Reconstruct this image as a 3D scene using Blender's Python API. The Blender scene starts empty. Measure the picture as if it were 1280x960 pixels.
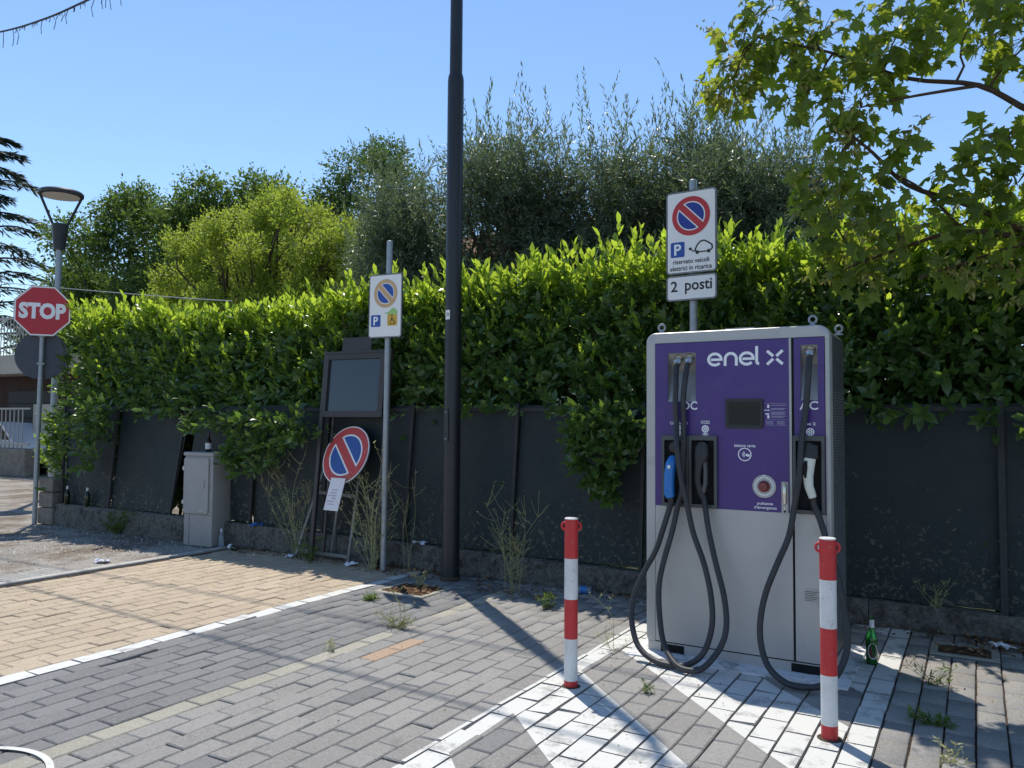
import bpy, bmesh, math, random
import numpy as np
from mathutils import Vector, Matrix
random.seed(7)
RNG = np.random.default_rng(11)
SC = bpy.context.scene
COL = SC.collection
R = math.radians

# ------------------------------------------------------------------ camera
F_PX, PITCH, ROLL, YAW = 1000.9, 0.0471, 0.00737, 0.52539
EYE = Vector((0, 0, 1.5))
_cy, _sy = math.cos(YAW), math.sin(YAW)
_fw = Vector((-_sy * math.cos(PITCH), _cy * math.cos(PITCH), math.sin(PITCH)))
_r = Vector((_cy, _sy, 0)); _u = _r.cross(_fw)
_r2 = math.cos(ROLL) * _r + math.sin(ROLL) * _u
_u2 = -math.sin(ROLL) * _r + math.cos(ROLL) * _u
cd = bpy.data.cameras.new('camera')
cd.sensor_width = 36; cd.lens = 36 * F_PX / 1280; cd.clip_start = .05; cd.clip_end = 2000
cam = bpy.data.objects.new('camera', cd); COL.objects.link(cam)
cam.matrix_world = Matrix(((_r2.x, _u2.x, -_fw.x, EYE.x), (_r2.y, _u2.y, -_fw.y, EYE.y), (_r2.z, _u2.z, -_fw.z, EYE.z), (0, 0, 0, 1)))
SC.camera = cam

# ------------------------------------------------------------------ light
SUN_EL = R(64); SUN_AZ = math.atan2(-.746, .666)          # azimuth measured from +Y towards +X
SUN = Vector((math.sin(SUN_AZ) * math.cos(SUN_EL), math.cos(SUN_AZ) * math.cos(SUN_EL), math.sin(SUN_EL)))
w = bpy.data.worlds.new('World'); SC.world = w; w.use_nodes = True
nt = w.node_tree; bg = nt.nodes['Background']
sky = nt.nodes.new('ShaderNodeTexSky'); sky.sky_type = 'NISHITA'; sky.sun_disc = False
sky.sun_elevation = SUN_EL; sky.sun_rotation = SUN_AZ; sky.air_density = 1.15; sky.dust_density = 0; sky.ozone_density = 5.5
nt.links.new(sky.outputs[0], bg.inputs[0]); bg.inputs[1].default_value = .15
sl = bpy.data.lights.new('sun', 'SUN'); sl.energy = 4.3; sl.angle = R(.53); sl.color = (1, .945, .85)
so = bpy.data.objects.new('sun', sl); COL.objects.link(so)
so.rotation_euler = (-SUN).to_track_quat('-Z', 'Y').to_euler(); so.location = (0, 0, 20)
vs = SC.view_settings
vs.view_transform = 'Standard'; vs.look = 'None'; vs.gamma = 1; vs.use_curve_mapping = False; vs.exposure = 0.2
SC.cycles.use_denoising = True
SC.cycles.max_bounces = 8; SC.cycles.transparent_max_bounces = 8

# ------------------------------------------------------------------ materials
def _n(t, k, **kw):
    n = t.nodes.new(k)
    for a, b in kw.items(): setattr(n, a, b)
    return n
def base_mat(name):
    m = bpy.data.materials.new(name); m.use_nodes = True
    return m, m.node_tree, m.node_tree.nodes['Principled BSDF']
def mixc(t, fac, a, b, mode='MIX'):
    n = _n(t, 'ShaderNodeMix', data_type='RGBA', blend_type=mode)
    for sock, v in ((n.inputs[0], fac), (n.inputs[6], a), (n.inputs[7], b)):
        if isinstance(v, (int, float)): sock.default_value = v
        elif isinstance(v, (tuple, list)): sock.default_value = (*v, 1) if len(v) == 3 else v
        else: t.links.new(v, sock)
    return n.outputs[2]
def noise(t, scale, detail=4, rough=.6, coord='Object', dist=0):
    tc = _n(t, 'ShaderNodeTexCoord') if coord != 'Pos' else _n(t, 'ShaderNodeNewGeometry')
    nz = _n(t, 'ShaderNodeTexNoise'); nz.inputs['Scale'].default_value = scale
    nz.inputs['Detail'].default_value = detail; nz.inputs['Roughness'].default_value = rough; nz.inputs['Distortion'].default_value = dist
    t.links.new(tc.outputs['Position' if coord == 'Pos' else coord], nz.inputs['Vector'])
    return nz.outputs['Fac']
def ramp(t, fac, lo, hi, a=0., b=1.):
    mr = _n(t, 'ShaderNodeMapRange'); mr.inputs[1].default_value = lo; mr.inputs[2].default_value = hi
    mr.inputs[3].default_value = a; mr.inputs[4].default_value = b
    t.links.new(fac, mr.inputs[0]); return mr.outputs[0]
def bump(t, b, h, strength=.3, dist=.01):
    n = _n(t, 'ShaderNodeBump'); n.inputs['Strength'].default_value = strength; n.inputs['Distance'].default_value = dist
    t.links.new(h, n.inputs['Height']); t.links.new(n.outputs[0], b.inputs['Normal'])
def plain(name, c, rough=.5, metal=0., c2=None, scale=6., bumps=None, spec=.5, coord='Pos', grime=None):
    """principled surface with a little procedural variation; bumps=(scale,strength,dist)"""
    m, t, b = base_mat(name)
    c2 = c2 or tuple(x * .82 for x in c)
    nz = noise(t, scale, 5, .65, coord)
    col = mixc(t, ramp(t, nz, .3, .7), c, c2)
    if grime:
        g = noise(t, grime[0], 6, .7, coord)
        col = mixc(t, ramp(t, g, grime[2], grime[3], 0, grime[4]), col, grime[1])
    t.links.new(col, b.inputs['Base Color'])
    b.inputs['Roughness'].default_value = rough; b.inputs['Metallic'].default_value = metal; b.inputs['Specular IOR Level'].default_value = spec
    rr = ramp(t, noise(t, scale * 3, 4, .6, coord), .3, .7, max(.03, rough - .07), min(1, rough + .08)); t.links.new(rr, b.inputs['Roughness'])
    if bumps: bump(t, b, noise(t, bumps[0], 5, .7, coord), bumps[1], bumps[2])
    return m
def rnd_tint(t):
    """0..1 per piece: object random + 'tint' attribute, wrapped"""
    oi = _n(t, 'ShaderNodeObjectInfo'); at = _n(t, 'ShaderNodeAttribute', attribute_name='tint')
    ad = _n(t, 'ShaderNodeMath', operation='ADD'); t.links.new(oi.outputs['Random'], ad.inputs[0]); t.links.new(at.outputs['Fac'], ad.inputs[1])
    fr = _n(t, 'ShaderNodeMath', operation='FRACT'); t.links.new(ad.outputs[0], fr.inputs[0])
    return fr.outputs[0]
def paver_mat(name, a, b_, c_dirt):
    m, t, b = base_mat(name)
    col = mixc(t, rnd_tint(t), a, b_)
    sp = noise(t, 105, 4, .85, 'Pos'); col = mixc(t, ramp(t, sp, .48, .66, 0, .8), col, tuple(min(1, x * 1.6) for x in a))
    sp2 = noise(t, 130, 4, .85, 'Pos'); col = mixc(t, ramp(t, sp2, .52, .68, 0, .75), col, tuple(x * .45 for x in a))
    big = noise(t, 1.1, 6, .65, 'Pos'); col = mixc(t, ramp(t, big, .42, .72, 0, .4), col, c_dirt)
    mo = noise(t, 42, 5, .8, 'Pos'); col = mixc(t, ramp(t, mo, .50, .64, 0, .5), col, tuple(min(1, x * 1.55) for x in a)); m3 = noise(t, 55, 5, .8, 'Pos', .5); col = mixc(t, ramp(t, m3, .54, .66, 0, .55), col, tuple(x * .55 for x in a))
    st = noise(t, 2.6, 7, .7, 'Pos', .8); col = mixc(t, ramp(t, st, .60, .70, 0, .45), col, tuple(x * .5 for x in a))
    md = noise(t, 9, 6, .7, 'Pos'); col = mixc(t, ramp(t, md, .5, .8, 0, .35), col, tuple(min(1, x * 1.35) for x in a))
    t.links.new(col, b.inputs['Base Color']); b.inputs['Roughness'].default_value = .88; b.inputs['Specular IOR Level'].default_value = .25
    bump(t, b, noise(t, 120, 5, .85, 'Pos'), .9, .007)
    return m
def paint_mat(name, c, under, wear=.62):
    m, t, b = base_mat(name)
    n1 = noise(t, 5, 8, .75, 'Pos'); n2 = noise(t, 60, 4, .8, 'Pos')
    col = mixc(t, ramp(t, n2, .3, .7, 0, .25), c, tuple(x * .8 for x in c))
    col = mixc(t, ramp(t, n1, wear, wear + .1, 0, .75), col, under)
    col = mixc(t, ramp(t, noise(t, 170, 3, .8, 'Pos'), .62, .74, 0, .6), col, under)
    t.links.new(col, b.inputs['Base Color']); b.inputs['Roughness'].default_value = .7
    bump(t, b, noise(t, 190, 4, .8, 'Pos'), .3, .003)
    return m
def leaf_mat(name, dark, light, trans, tfac=.4, rough=.35, spec=.5):
    m, t, b = base_mat(name)
    f = rnd_tint(t)
    col = mixc(t, f, dark, light)
    tcol = mixc(t, f, tuple(x * .75 for x in trans), trans)
    t.links.new(col, b.inputs['Base Color']); b.inputs['Roughness'].default_value = rough; b.inputs['Specular IOR Level'].default_value = spec
    tr = _n(t, 'ShaderNodeBsdfTranslucent'); t.links.new(tcol, tr.inputs[0])
    mx = _n(t, 'ShaderNodeMixShader'); mx.inputs[0].default_value = tfac
    t.links.new(b.outputs[0], mx.inputs[1]); t.links.new(tr.outputs[0], mx.inputs[2])
    t.links.new(mx.outputs[0], t.nodes['Material Output'].inputs[0])
    return m
def glass_mat(name, c, rough=.03, trans=.9):
    m, t, b = base_mat(name)
    b.inputs['Base Color'].default_value = (*c, 1); b.inputs['Roughness'].default_value = rough
    b.inputs['Transmission Weight'].default_value = trans; b.inputs['IOR'].default_value = 1.45
    return m

M = {}
M['asphalt'] = plain('asphalt', (.36, .33, .295), .92, 0, (.24, .22, .195), .9, (110, .8, .008), .2, grime=(1.3, (.14, .105, .072), .44, .58, .85))
M['bed'] = plain('joint sand', (.030, .024, .019), .95, 0, (.085, .06, .04), 9, (90, .6, .006), .1)
M['grey_paver'] = paver_mat('grey paver', (.265, .253, .236), (.35, .336, .314), (.215, .202, .183))
M['slate_paver'] = paver_mat('darker grey paver', (.19, .187, .183), (.27, .264, .256), (.16, .155, .147))
M['beige_paver'] = paver_mat('beige paver', (.42, .338, .243), (.52, .43, .318), (.35, .285, .21))
M['cream_paver'] = paver_mat('cream paver', (.34, .32, .265), (.42, .395, .325), (.27, .255, .22))
M['orange_paver'] = paver_mat('orange paver', (.40, .29, .205), (.44, .32, .23), (.33, .25, .18))
M['paint'] = paint_mat('road paint', (.60, .595, .56), (.26, .255, .24), .53)
M['concrete'] = plain('concrete', (.26, .245, .22), .95, 0, (.10, .095, .088), 32, (60, 1., .03), .2, grime=(9, (.05, .046, .04), .48, .66, .85))
M['pale_concrete'] = plain('pale concrete', (.52, .50, .46), .9, 0, (.38, .36, .33), 6, (60, .5, .006), .2, grime=(9, (.15, .14, .12), .58, .7, .7))
M['soil'] = plain('soil', (.17, .095, .06), .98, 0, (.09, .055, .038), 30, (70, 1, .02), .1)
M['dirt'] = plain('dirt', (.14, .11, .08), .98, 0, (.07, .055, .042), 20, (80, 1, .02), .1)
M['garden'] = plain('garden ground', (.09, .10, .045), .98, 0, (.05, .055, .03), 3, (40, 1, .02), .1)
M['fence'] = plain('dark green sheet', (.018, .027, .031), .6, 0, (.027, .038, .041), 1.3, (26, .3, .01), .3, grime=(11, (.07, .072, .058), .66, .74, .6))
def _splash():
    m = M['fence']; t = m.node_tree; b = t.nodes['Principled BSDF']; src = b.inputs['Base Color'].links[0].from_socket
    ge = _n(t, 'ShaderNodeNewGeometry'); sx = _n(t, 'ShaderNodeSeparateXYZ'); t.links.new(ge.outputs['Position'], sx.inputs[0])
    zf = ramp(t, sx.outputs['Z'], .2, 1.15, .13, 0)
    ad = _n(t, 'ShaderNodeMath', operation='ADD'); t.links.new(noise(t, 21, 7, .72, 'Pos', .6), ad.inputs[0]); t.links.new(zf, ad.inputs[1])
    t.links.new(mixc(t, ramp(t, ad.outputs[0], .645, .72, 0, .7), src, (.16, .155, .115)), b.inputs['Base Color'])
_splash()
M['dark_iron'] = plain('dark iron', (.026, .030, .032), .7, .1, (.042, .044, .044), 14)
M['steel'] = plain('galvanised steel', (.34, .37, .40), .48, .55, (.27, .30, .33), 18)
M['old_steel'] = plain('old steel', (.26, .27, .28), .6, .4, (.16, .15, .14), 22)
M['lamp_black'] = plain('lamp post paint', (.015, .017, .023), .42, .1, (.021, .023, .029), 8)
M['body_grey'] = plain('charger grey paint', (.46, .445, .43), .44, .2, (.425, .41, .395), 2.2, (350, .12, .001), grime=(5, (.35, .325, .30), .56, .75, .5))
M['frame_grey'] = plain('charger frame paint', (.45, .44, .43), .42, .2, (.41, .40, .39), 4, grime=(7, (.26, .25, .235), .58, .74, .5))
M['purple'] = plain('purple film', (.062, .028, .185), .32, 0, (.056, .026, .168), 3, None, .45)
M['side_dark'] = plain('dark side panel', (.075, .078, .078), .55, .1, (.09, .092, .09), 6)
M['black'] = plain('black plastic', (.016, .016, .018), .5, 0, (.022, .022, .024), 20)
M['void'] = plain('painted recess shade', (.006, .006, .007), .9, 0)  # near-black colour stands in for the shade inside pockets, slots and openings
M['rubber'] = plain('cable rubber', (.022, .022, .026), .55, 0, (.034, .034, .038), 30)
M['blue_plastic'] = plain('blue plastic', (.012, .17, .52), .38, 0, (.012, .15, .47), 20)
M['white_plastic'] = plain('off white plastic', (.66, .67, .60), .4, 0, (.6, .6, .54), 20)
M['recess_metal'] = plain('recess metal', (.40, .395, .385), .4, .3, (.34, .335, .33), 8)
M['chrome'] = plain('nickel', (.62, .60, .55), .25, .95, (.52, .50, .46), 30)
M['white'] = plain('white sign film', (.84, .83, .81), .42, 0, (.80, .79, .77), 9)
M['logo_white'] = plain('white lettering', (.85, .85, .87), .45, 0, (.82, .82, .84), 9)
M['text_dim'] = plain('small print', (.45, .42, .55), .5, 0)
M['screen'] = plain('display glass', (.006, .008, .008), .3, 0, (.03, .034, .028), 90, None, .22)
M['red'] = plain('sign red', (.52, .025, .03), .4, 0, (.46, .025, .03), 9)
M['stop_red'] = plain('stop red', (.50, .015, .035), .42, 0, (.45, .015, .03), 9)
M['faded_red'] = plain('worn red film', (.55, .05, .045), .5, 0, (.46, .06, .05), 16, grime=(24, (.55, .42, .36), .60, .68, .6))
M['faded_blue'] = plain('worn blue film', (.03, .10, .34), .5, 0, (.03, .08, .27), 16, grime=(19, (.45, .45, .40), .62, .70, .6))
M['sun_red'] = plain('sun bleached red', (.60, .40, .20), .5, 0, (.57, .36, .18), 9)
M['blue'] = plain('sign blue', (.012, .035, .28), .4, 0, (.012, .03, .25), 9)
M['p_blue'] = plain('panel blue', (.012, .075, .36), .4, 0, (.012, .065, .32), 9)
M['yellow'] = plain('sign yellow', (.66, .40, .04), .45, 0, (.60, .36, .04), 9)
M['ink'] = plain('black print', (.012, .012, .013), .5, 0)
M['sign_back'] = plain('sign back', (.055, .065, .085), .55, .3, (.07, .08, .10), 6)
M['bollard_red'] = plain('bollard red', (.55, .024, .028), .45, 0, (.46, .022, .026), 9, (60, .15, .002), grime=(38, (.36, .20, .18), .60, .68, .6))
M['bollard_white'] = plain('bollard white', (.72, .72, .72), .45, 0, (.60, .595, .58), 9, (60, .15, .002), grime=(34, (.36, .32, .27), .58, .66, .6))
M['cabinet'] = plain('cabinet plastic', (.335, .335, .335), .55, 0, (.30, .30, .30), 3, None, grime=(11, (.2, .19, .175), .56, .72, .6))
M['cabinet_base'] = plain('cabinet plinth', (.10, .10, .10), .8, 0)
M['paper'] = plain('paper notice', (.74, .74, .78), .7, 0, (.68, .68, .74), 10)
M['board_frame'] = plain('board frame', (.035, .030, .034), .5, .1, (.05, .045, .045), 10)
M['board_inside'] = plain('board backing', (.05, .065, .09), .5, 0, (.035, .045, .06), 6)
M['board_glass'] = None
M['green_glass'] = glass_mat('green bottle glass', (.05, .50, .08), .04, .85)
M['dark_glass'] = glass_mat('dark bottle glass', (.03, .05, .02), .06, .6)
M['brown_glass'] = glass_mat('brown bottle glass', (.035, .016, .008), .06, .5)
M['pet'] = glass_mat('clear plastic', (.75, .88, 1.), .12, .85)
M['label_red'] = plain('bottle label', (.10, .02, .02), .5, 0)
M['foil'] = plain('white foil', (.72, .72, .74), .4, 0)
M['litter_blue'] = plain('blue wrapper', (.04, .22, .60), .4, 0)
M['bark'] = plain('bark', (.10, .075, .055), .95, 0, (.05, .038, .03), 18, (30, 1, .03), .15)
M['maple_bark'] = plain('twig bark', (.10, .065, .045), .9, 0, (.06, .04, .03), 25, (40, .8, .01), .2)
M['laurel'] = leaf_mat('laurel leaf', (.036, .086, .026), (.098, .170, .048), (.24, .40, .05), .34, .27, .6)
M['button_red'] = plain('dull red button', (.22, .035, .035), .3, 0, (.16, .03, .03), 60)
M['laurel_young'] = leaf_mat('young laurel leaf', (.085, .165, .022), (.15, .24, .03), (.55, .72, .06), .58, .32, .45)
M['olive'] = leaf_mat('olive leaf', (.058, .082, .048), (.165, .198, .140), (.21, .29, .10), .34, .42, .45)
M['yellow_leaf'] = leaf_mat('golden leaf', (.13, .18, .025), (.26, .32, .05), (.50, .62, .07), .48, .5, .3)
M['walnut'] = leaf_mat('walnut leaf', (.034, .068, .018), (.074, .130, .032), (.21, .33, .04), .36, .5, .35)
M['robinia'] = leaf_mat('robinia leaf', (.038, .082, .030), (.080, .145, .050), (.18, .29, .05), .3, .55, .3)
M['cedar'] = leaf_mat('cedar needles', (.022, .040, .030), (.055, .082, .060), (.04, .06, .03), .15, .6, .3)
M['maple'] = leaf_mat('maple leaf', (.056, .094, .022), (.130, .178, .036), (.48, .58, .05), .5, .45, .4)
M['maple_key'] = leaf_mat('maple keys', (.20, .20, .06), (.32, .30, .10), (.48, .45, .10), .4, .6, .3)
M['weed'] = leaf_mat('dry weed', (.30, .31, .12), (.52, .50, .26), (.32, .32, .08), .25, .7, .2)
M['weed_green'] = leaf_mat('green weed', (.07, .12, .025), (.15, .20, .05), (.25, .36, .05), .35, .6, .3)
M['litter_leaf'] = leaf_mat('dead leaves', (.12, .06, .03), (.33, .21, .11), (.22, .12, .04), .15, .8, .2)
M['stucco'] = plain('cream stucco', (.46, .42, .35), .9, 0, (.38, .35, .29), 2, (40, .3, .006))
M['rail_grey'] = plain('weathered railing', (.40, .39, .37), .6, .1)
M['dark_red_wall'] = plain('dark red cladding', (.05, .024, .02), .85, 0, (.036, .018, .015), 2, (30, .3, .006))
M['roof_tile'] = leaf_mat('roof tile', (.36, .19, .12), (.50, .30, .21), (.01, .01, .01), .01, .9, .2)
M['rail_white'] = plain('white railing', (.72, .72, .70), .5, .1)
M['stone'] = plain('rough stone', (.30, .27, .23), .95, 0, (.17, .15, .13), 7, (30, .9, .03), .2)
M['car_paint'] = plain('white car paint', (.74, .75, .76), .22, 0, (.72, .73, .74), 4, None, .6)
M['car_glass'] = plain('car glass', (.01, .012, .014), .08, 0, None, 4, None, .7)
M['led'] = plain('lamp diffuser', (.70, .66, .60), .4, 0)

# ------------------------------------------------------------------ mesh helpers
def link_mesh(name, me, parent=None, loc=None):
    o = bpy.data.objects.new(name, me); COL.objects.link(o)
    if parent is not None: o.parent = parent
    if loc is not None: o.location = loc
    return o
class MB:
    def __init__(s): s.v = []; s.f = []; s.m = []
    def add(s, vs, fs, mi=0):
        n = len(s.v); s.v += [tuple(v) for v in vs]; s.f += [tuple(i + n for i in f) for f in fs]; s.m += [mi] * len(fs); return s
    def box(s, x0, x1, y0, y1, z0, z1, mi=0):
        return s.add([(x0, y0, z0), (x1, y0, z0), (x1, y1, z0), (x0, y1, z0), (x0, y0, z1), (x1, y0, z1), (x1, y1, z1), (x0, y1, z1)],
                     [(0, 3, 2, 1), (4, 5, 6, 7), (0, 1, 5, 4), (1, 2, 6, 5), (2, 3, 7, 6), (3, 0, 4, 7)], mi)
    def rbox(s, x0, x1, y0, y1, z0, z1, b=.01, seg=2, mi=0):
        bm = bmesh.new(); bmesh.ops.create_cube(bm, size=1)
        for v in bm.verts: v.co = Vector(((x0 + x1) / 2 + v.co.x * (x1 - x0), (y0 + y1) / 2 + v.co.y * (y1 - y0), (z0 + z1) / 2 + v.co.z * (z1 - z0)))
        bmesh.ops.bevel(bm, geom=bm.edges[:], offset=b, segments=seg, profile=.5, affect='EDGES')
        bm.verts.index_update(); s.add([v.co[:] for v in bm.verts], [[v.index for v in f.verts] for f in bm.faces], mi); bm.free(); return s
    def tube(s, path, r, seg=8, caps=True, mi=0):
        P = [Vector(p) for p in path]; n = len(P); rr = r if isinstance(r, (list, tuple)) else [r] * n
        vs = []; up = None
        for i in range(n):
            d = (P[min(i + 1, n - 1)] - P[max(i - 1, 0)]).normalized()
            if up is None:
                a = Vector((0, 0, 1)) if abs(d.z) < .9 else Vector((1, 0, 0)); up = (a - d * a.dot(d)).normalized()
            else:
                up = up - d * up.dot(d); up = up.normalized() if up.length > 1e-6 else d.orthogonal().normalized()
            sd = d.cross(up)
            for k in range(seg):
                a = 2 * math.pi * k / seg; vs.append(P[i] + (up * math.cos(a) + sd * math.sin(a)) * rr[i])
        fs = [(i * seg + k, i * seg + (k + 1) % seg, (i + 1) * seg + (k + 1) % seg, (i + 1) * seg + k) for i in range(n - 1) for k in range(seg)]
        if caps: fs += [tuple(range(seg))[::-1], tuple((n - 1) * seg + k for k in range(seg))]
        return s.add(vs, fs, mi)
    def lathe(s, prof, seg=20, c=(0, 0, 0), axis='Z', mi=0):
        vs = []
        for r, h in prof:
            for k in range(seg):
                a = 2 * math.pi * k / seg; x, y = r * math.cos(a), r * math.sin(a)
                if axis == 'Z': vs.append((c[0] + x, c[1] + y, c[2] + h))
                elif axis == 'Y': vs.append((c[0] + x, c[1] + h, c[2] - y))
                else: vs.append((c[0] + h, c[1] + x, c[2] + y))
        n = len(prof)
        fs = [(i * seg + k, i * seg + (k + 1) % seg, (i + 1) * seg + (k + 1) % seg, (i + 1) * seg + k) for i in range(n - 1) for k in range(seg)]
        fs += [tuple(range(seg))[::-1], tuple((n - 1) * seg + k for k in range(seg))]
        return s.add(vs, fs, mi)
    def loft(s, rings, mi=0, caps=True):
        n = len(rings[0]); vs = [p for r in rings for p in r]
        fs = [(i * n + k, i * n + (k + 1) % n, (i + 1) * n + (k + 1) % n, (i + 1) * n + k) for i in range(len(rings) - 1) for k in range(n)]
        if caps: fs += [tuple(range(n))[::-1], tuple((len(rings) - 1) * n + k for k in range(n))]
        return s.add(vs, fs, mi)
    # flat things facing -Y : (u,v) -> (u, y, v)
    def flat(s, poly, y, mi=0): return s.add([(u, y, v) for u, v in poly], [tuple(range(len(poly)))], mi)
    def slab(s, poly, y0, y1, mi=0):
        n = len(poly); vs = [(u, y0, v) for u, v in poly] + [(u, y1, v) for u, v in poly]
        return s.add(vs, [tuple(range(n)), tuple(range(2 * n - 1, n - 1, -1))] + [(k, k + n, (k + 1) % n + n, (k + 1) % n) for k in range(n)], mi)
    def ring(s, cx, cz, r0, r1, y, seg=40, mi=0, a0=0, a1=360):
        full = a1 - a0 >= 360; n = seg if full else seg + 1
        A = [R(a0 + (a1 - a0) * k / seg) for k in range(n)]
        vs = [(cx + r0 * math.cos(a), y, cz + r0 * math.sin(a)) for a in A] + [(cx + r1 * math.cos(a), y, cz + r1 * math.sin(a)) for a in A]
        return s.add(vs, [(k, n + k, n + (k + 1) % n, (k + 1) % n) for k in range(n if full else n - 1)], mi)
    def ribbon(s, path, wd, y, mi=0, closed=False):
        P = [Vector(p) for p in path]; n = len(P); vs = []
        for i in range(n):
            a = P[(i - 1) % n] if closed or i else P[i]; c = P[(i + 1) % n] if closed or i < n - 1 else P[i]
            d1 = (P[i] - a); d2 = (c - P[i]); d1 = d1.normalized() if d1.length else d2.normalized(); d2 = d2.normalized() if d2.length else d1
            t = (d1 + d2); t = t.normalized() if t.length > 1e-6 else d1
            nn = Vector((-t.y, t.x)); k = 1 / max(.45, nn.dot(Vector((-d1.y, d1.x))))
            for sg in (1, -1):
                q = P[i] + nn * sg * k * wd / 2; vs.append((q.x, y, q.y))
        fs = [(2 * i + 1, 2 * i, 2 * ((i + 1) % n), 2 * ((i + 1) % n) + 1) for i in range(n if closed else n - 1)]
        return s.add(vs, fs, mi)
    def text(s, body, x0, x1, z0, z1, y, bold=0., mi=0, keep=False):
        cu = bpy.data.curves.new('t', 'FONT'); cu.body = body; cu.size = 1; cu.offset = bold; cu.resolution_u = 3; cu.align_x = 'LEFT'
        if '\n' in body: cu.align_x = 'CENTER'
        ob = bpy.data.objects.new('t', cu); COL.objects.link(ob)
        me = bpy.data.meshes.new_from_object(ob.evaluated_get(bpy.context.evaluated_depsgraph_get()))
        vs = [v.co.copy() for v in me.vertices]; fs = [list(p.vertices) for p in me.polygons]
        bpy.data.objects.remove(ob); bpy.data.curves.remove(cu); bpy.data.meshes.remove(me)
        a0 = min(v.x for v in vs); a1 = max(v.x for v in vs); b0 = min(v.y for v in vs); b1 = max(v.y for v in vs)
        sx = (x1 - x0) / (a1 - a0); sz = (z1 - z0) / (b1 - b0)
        return s.add([(x0 + (v.x - a0) * sx, y, z0 + (v.y - b0) * sz) for v in vs], fs, mi)
    def build(s, name, mats, parent=None, smooth=None, loc=None):
        me = bpy.data.meshes.new(name); me.from_pydata(s.v, [], s.f)
        for m in (mats if isinstance(mats, (list, tuple)) else [mats]): me.materials.append(M[m] if isinstance(m, str) else m)
        if any(s.m): me.polygons.foreach_set('material_index', s.m)
        me.update()
        if smooth:
            me.polygons.foreach_set('use_smooth', [True] * len(me.polygons)); me.set_sharp_from_angle(angle=R(smooth))
        return link_mesh(name, me, parent, loc)
def thing(name, label, cat, loc=(0, 0, 0), rz=0., group=None, rot=None):
    o = bpy.data.objects.new(name, None); COL.objects.link(o); o.empty_display_size = .1
    o.location = loc; o.rotation_euler = rot or (0, 0, rz)
    return tag(o, label, cat, group)
def tag(o, label=None, cat=None, group=None, kind=None):
    if label: o['label'] = label
    if cat: o['category'] = cat
    if group: o['group'] = group
    if kind: o['kind'] = kind
    return o
def rrect(x0, x1, z0, z1, r, n=5):
    pts = []
    for cx, cz, a in ((x1 - r, z1 - r, 0), (x0 + r, z1 - r, 90), (x0 + r, z0 + r, 180), (x1 - r, z0 + r, 270)):
        pts += [(cx + r * math.cos(R(a + 90 * k / n)), cz + r * math.sin(R(a + 90 * k / n))) for k in range(n + 1)]
    return pts
def circ(cx, cz, r, n=40): return [(cx + r * math.cos(2 * math.pi * k / n), cz + r * math.sin(2 * math.pi * k / n)) for k in range(n)]
def smooth_path(pts, k=4):
    P = [Vector(p) for p in pts]; out = []
    for i in range(len(P) - 1):
        p0, p1, p2, p3 = P[max(i - 1, 0)], P[i], P[i + 1], P[min(i + 2, len(P) - 1)]
        for j in range(k):
            t = j / k; out.append(.5 * ((2 * p1) + (p2 - p0) * t + (2 * p0 - 5 * p1 + 4 * p2 - p3) * t * t + (3 * p1 - p0 - 3 * p2 + p3) * t ** 3))
    return out + [P[-1]]
def np_mesh(name, V, Fc, mats, parent=None, tint=None, mi=None, smooth=False):
    """V (n,3), Fc (m,3 or 4)"""
    me = bpy.data.meshes.new(name); V = np.asarray(V, np.float32); Fc = np.asarray(Fc, np.int32); k = Fc.shape[1]
    me.vertices.add(len(V)); me.vertices.foreach_set('co', V.ravel())
    me.loops.add(Fc.size); me.loops.foreach_set('vertex_index', Fc.ravel())
    me.polygons.add(len(Fc)); me.polygons.foreach_set('loop_start', np.arange(0, Fc.size, k, dtype=np.int32))
    for m in (mats if isinstance(mats, (list, tuple)) else [mats]): me.materials.append(M[m] if isinstance(m, str) else m)
    if mi is not None: me.polygons.foreach_set('material_index', np.asarray(mi, np.int32))
    if smooth: me.polygons.foreach_set('use_smooth', np.ones(len(Fc), bool))
    me.update(calc_edges=True)
    if tint is not None:
        a = me.attributes.new('tint', 'FLOAT', 'FACE'); a.data.foreach_set('value', np.asarray(tint, np.float32))
    me.validate()
    return link_mesh(name, me, parent)
def unit(a): return a / np.maximum(np.linalg.norm(a, axis=-1, keepdims=True), 1e-9)
def frames(ax, nr):
    y = unit(ax); z = unit(nr - (nr * y).sum(-1, keepdims=True) * y); x = np.cross(y, z); return x, y, z
def scatter(tv, tf, pos, ax, nr, sc):
    """copies of a leaf template: y axis along ax, z along nr"""
    x, y, z = frames(ax, nr); sc = np.asarray(sc)[:, None, None]
    V = pos[:, None, :] + sc * (tv[None, :, 0:1] * x[:, None] + tv[None, :, 1:2] * y[:, None] + tv[None, :, 2:3] * z[:, None])
    Fc = tf[None] + (np.arange(len(pos)) * len(tv))[:, None, None]
    return V.reshape(-1, 3), Fc.reshape(-1, tf.shape[1])
def leaf_matrix(pos, ax, nr, s):
    x, y, z = frames(np.array([ax]), np.array([nr])); x, y, z = x[0], y[0], z[0]
    return Matrix(((x[0] * s, y[0] * s, z[0] * s, pos[0]), (x[1] * s, y[1] * s, z[1] * s, pos[1]), (x[2] * s, y[2] * s, z[2] * s, pos[2]), (0, 0, 0, 1)))
def rdir(n, up=0.):
    v = RNG.normal(size=(n, 3)); v = unit(v); v[:, 2] += up; return unit(v)
T_LAUREL = (np.array([(0, 0, 0), (.185, .28, .045), (0, .3, 0), (-.185, .28, .045), (.20, .68, .02), (0, .7, -.03), (-.20, .68, .02), (0, 1.03, -.13)]),
            np.array([(0, 1, 2), (0, 2, 3), (2, 1, 4), (2, 4, 5), (3, 2, 5), (3, 5, 6), (5, 4, 7), (6, 5, 7)]))
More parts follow.
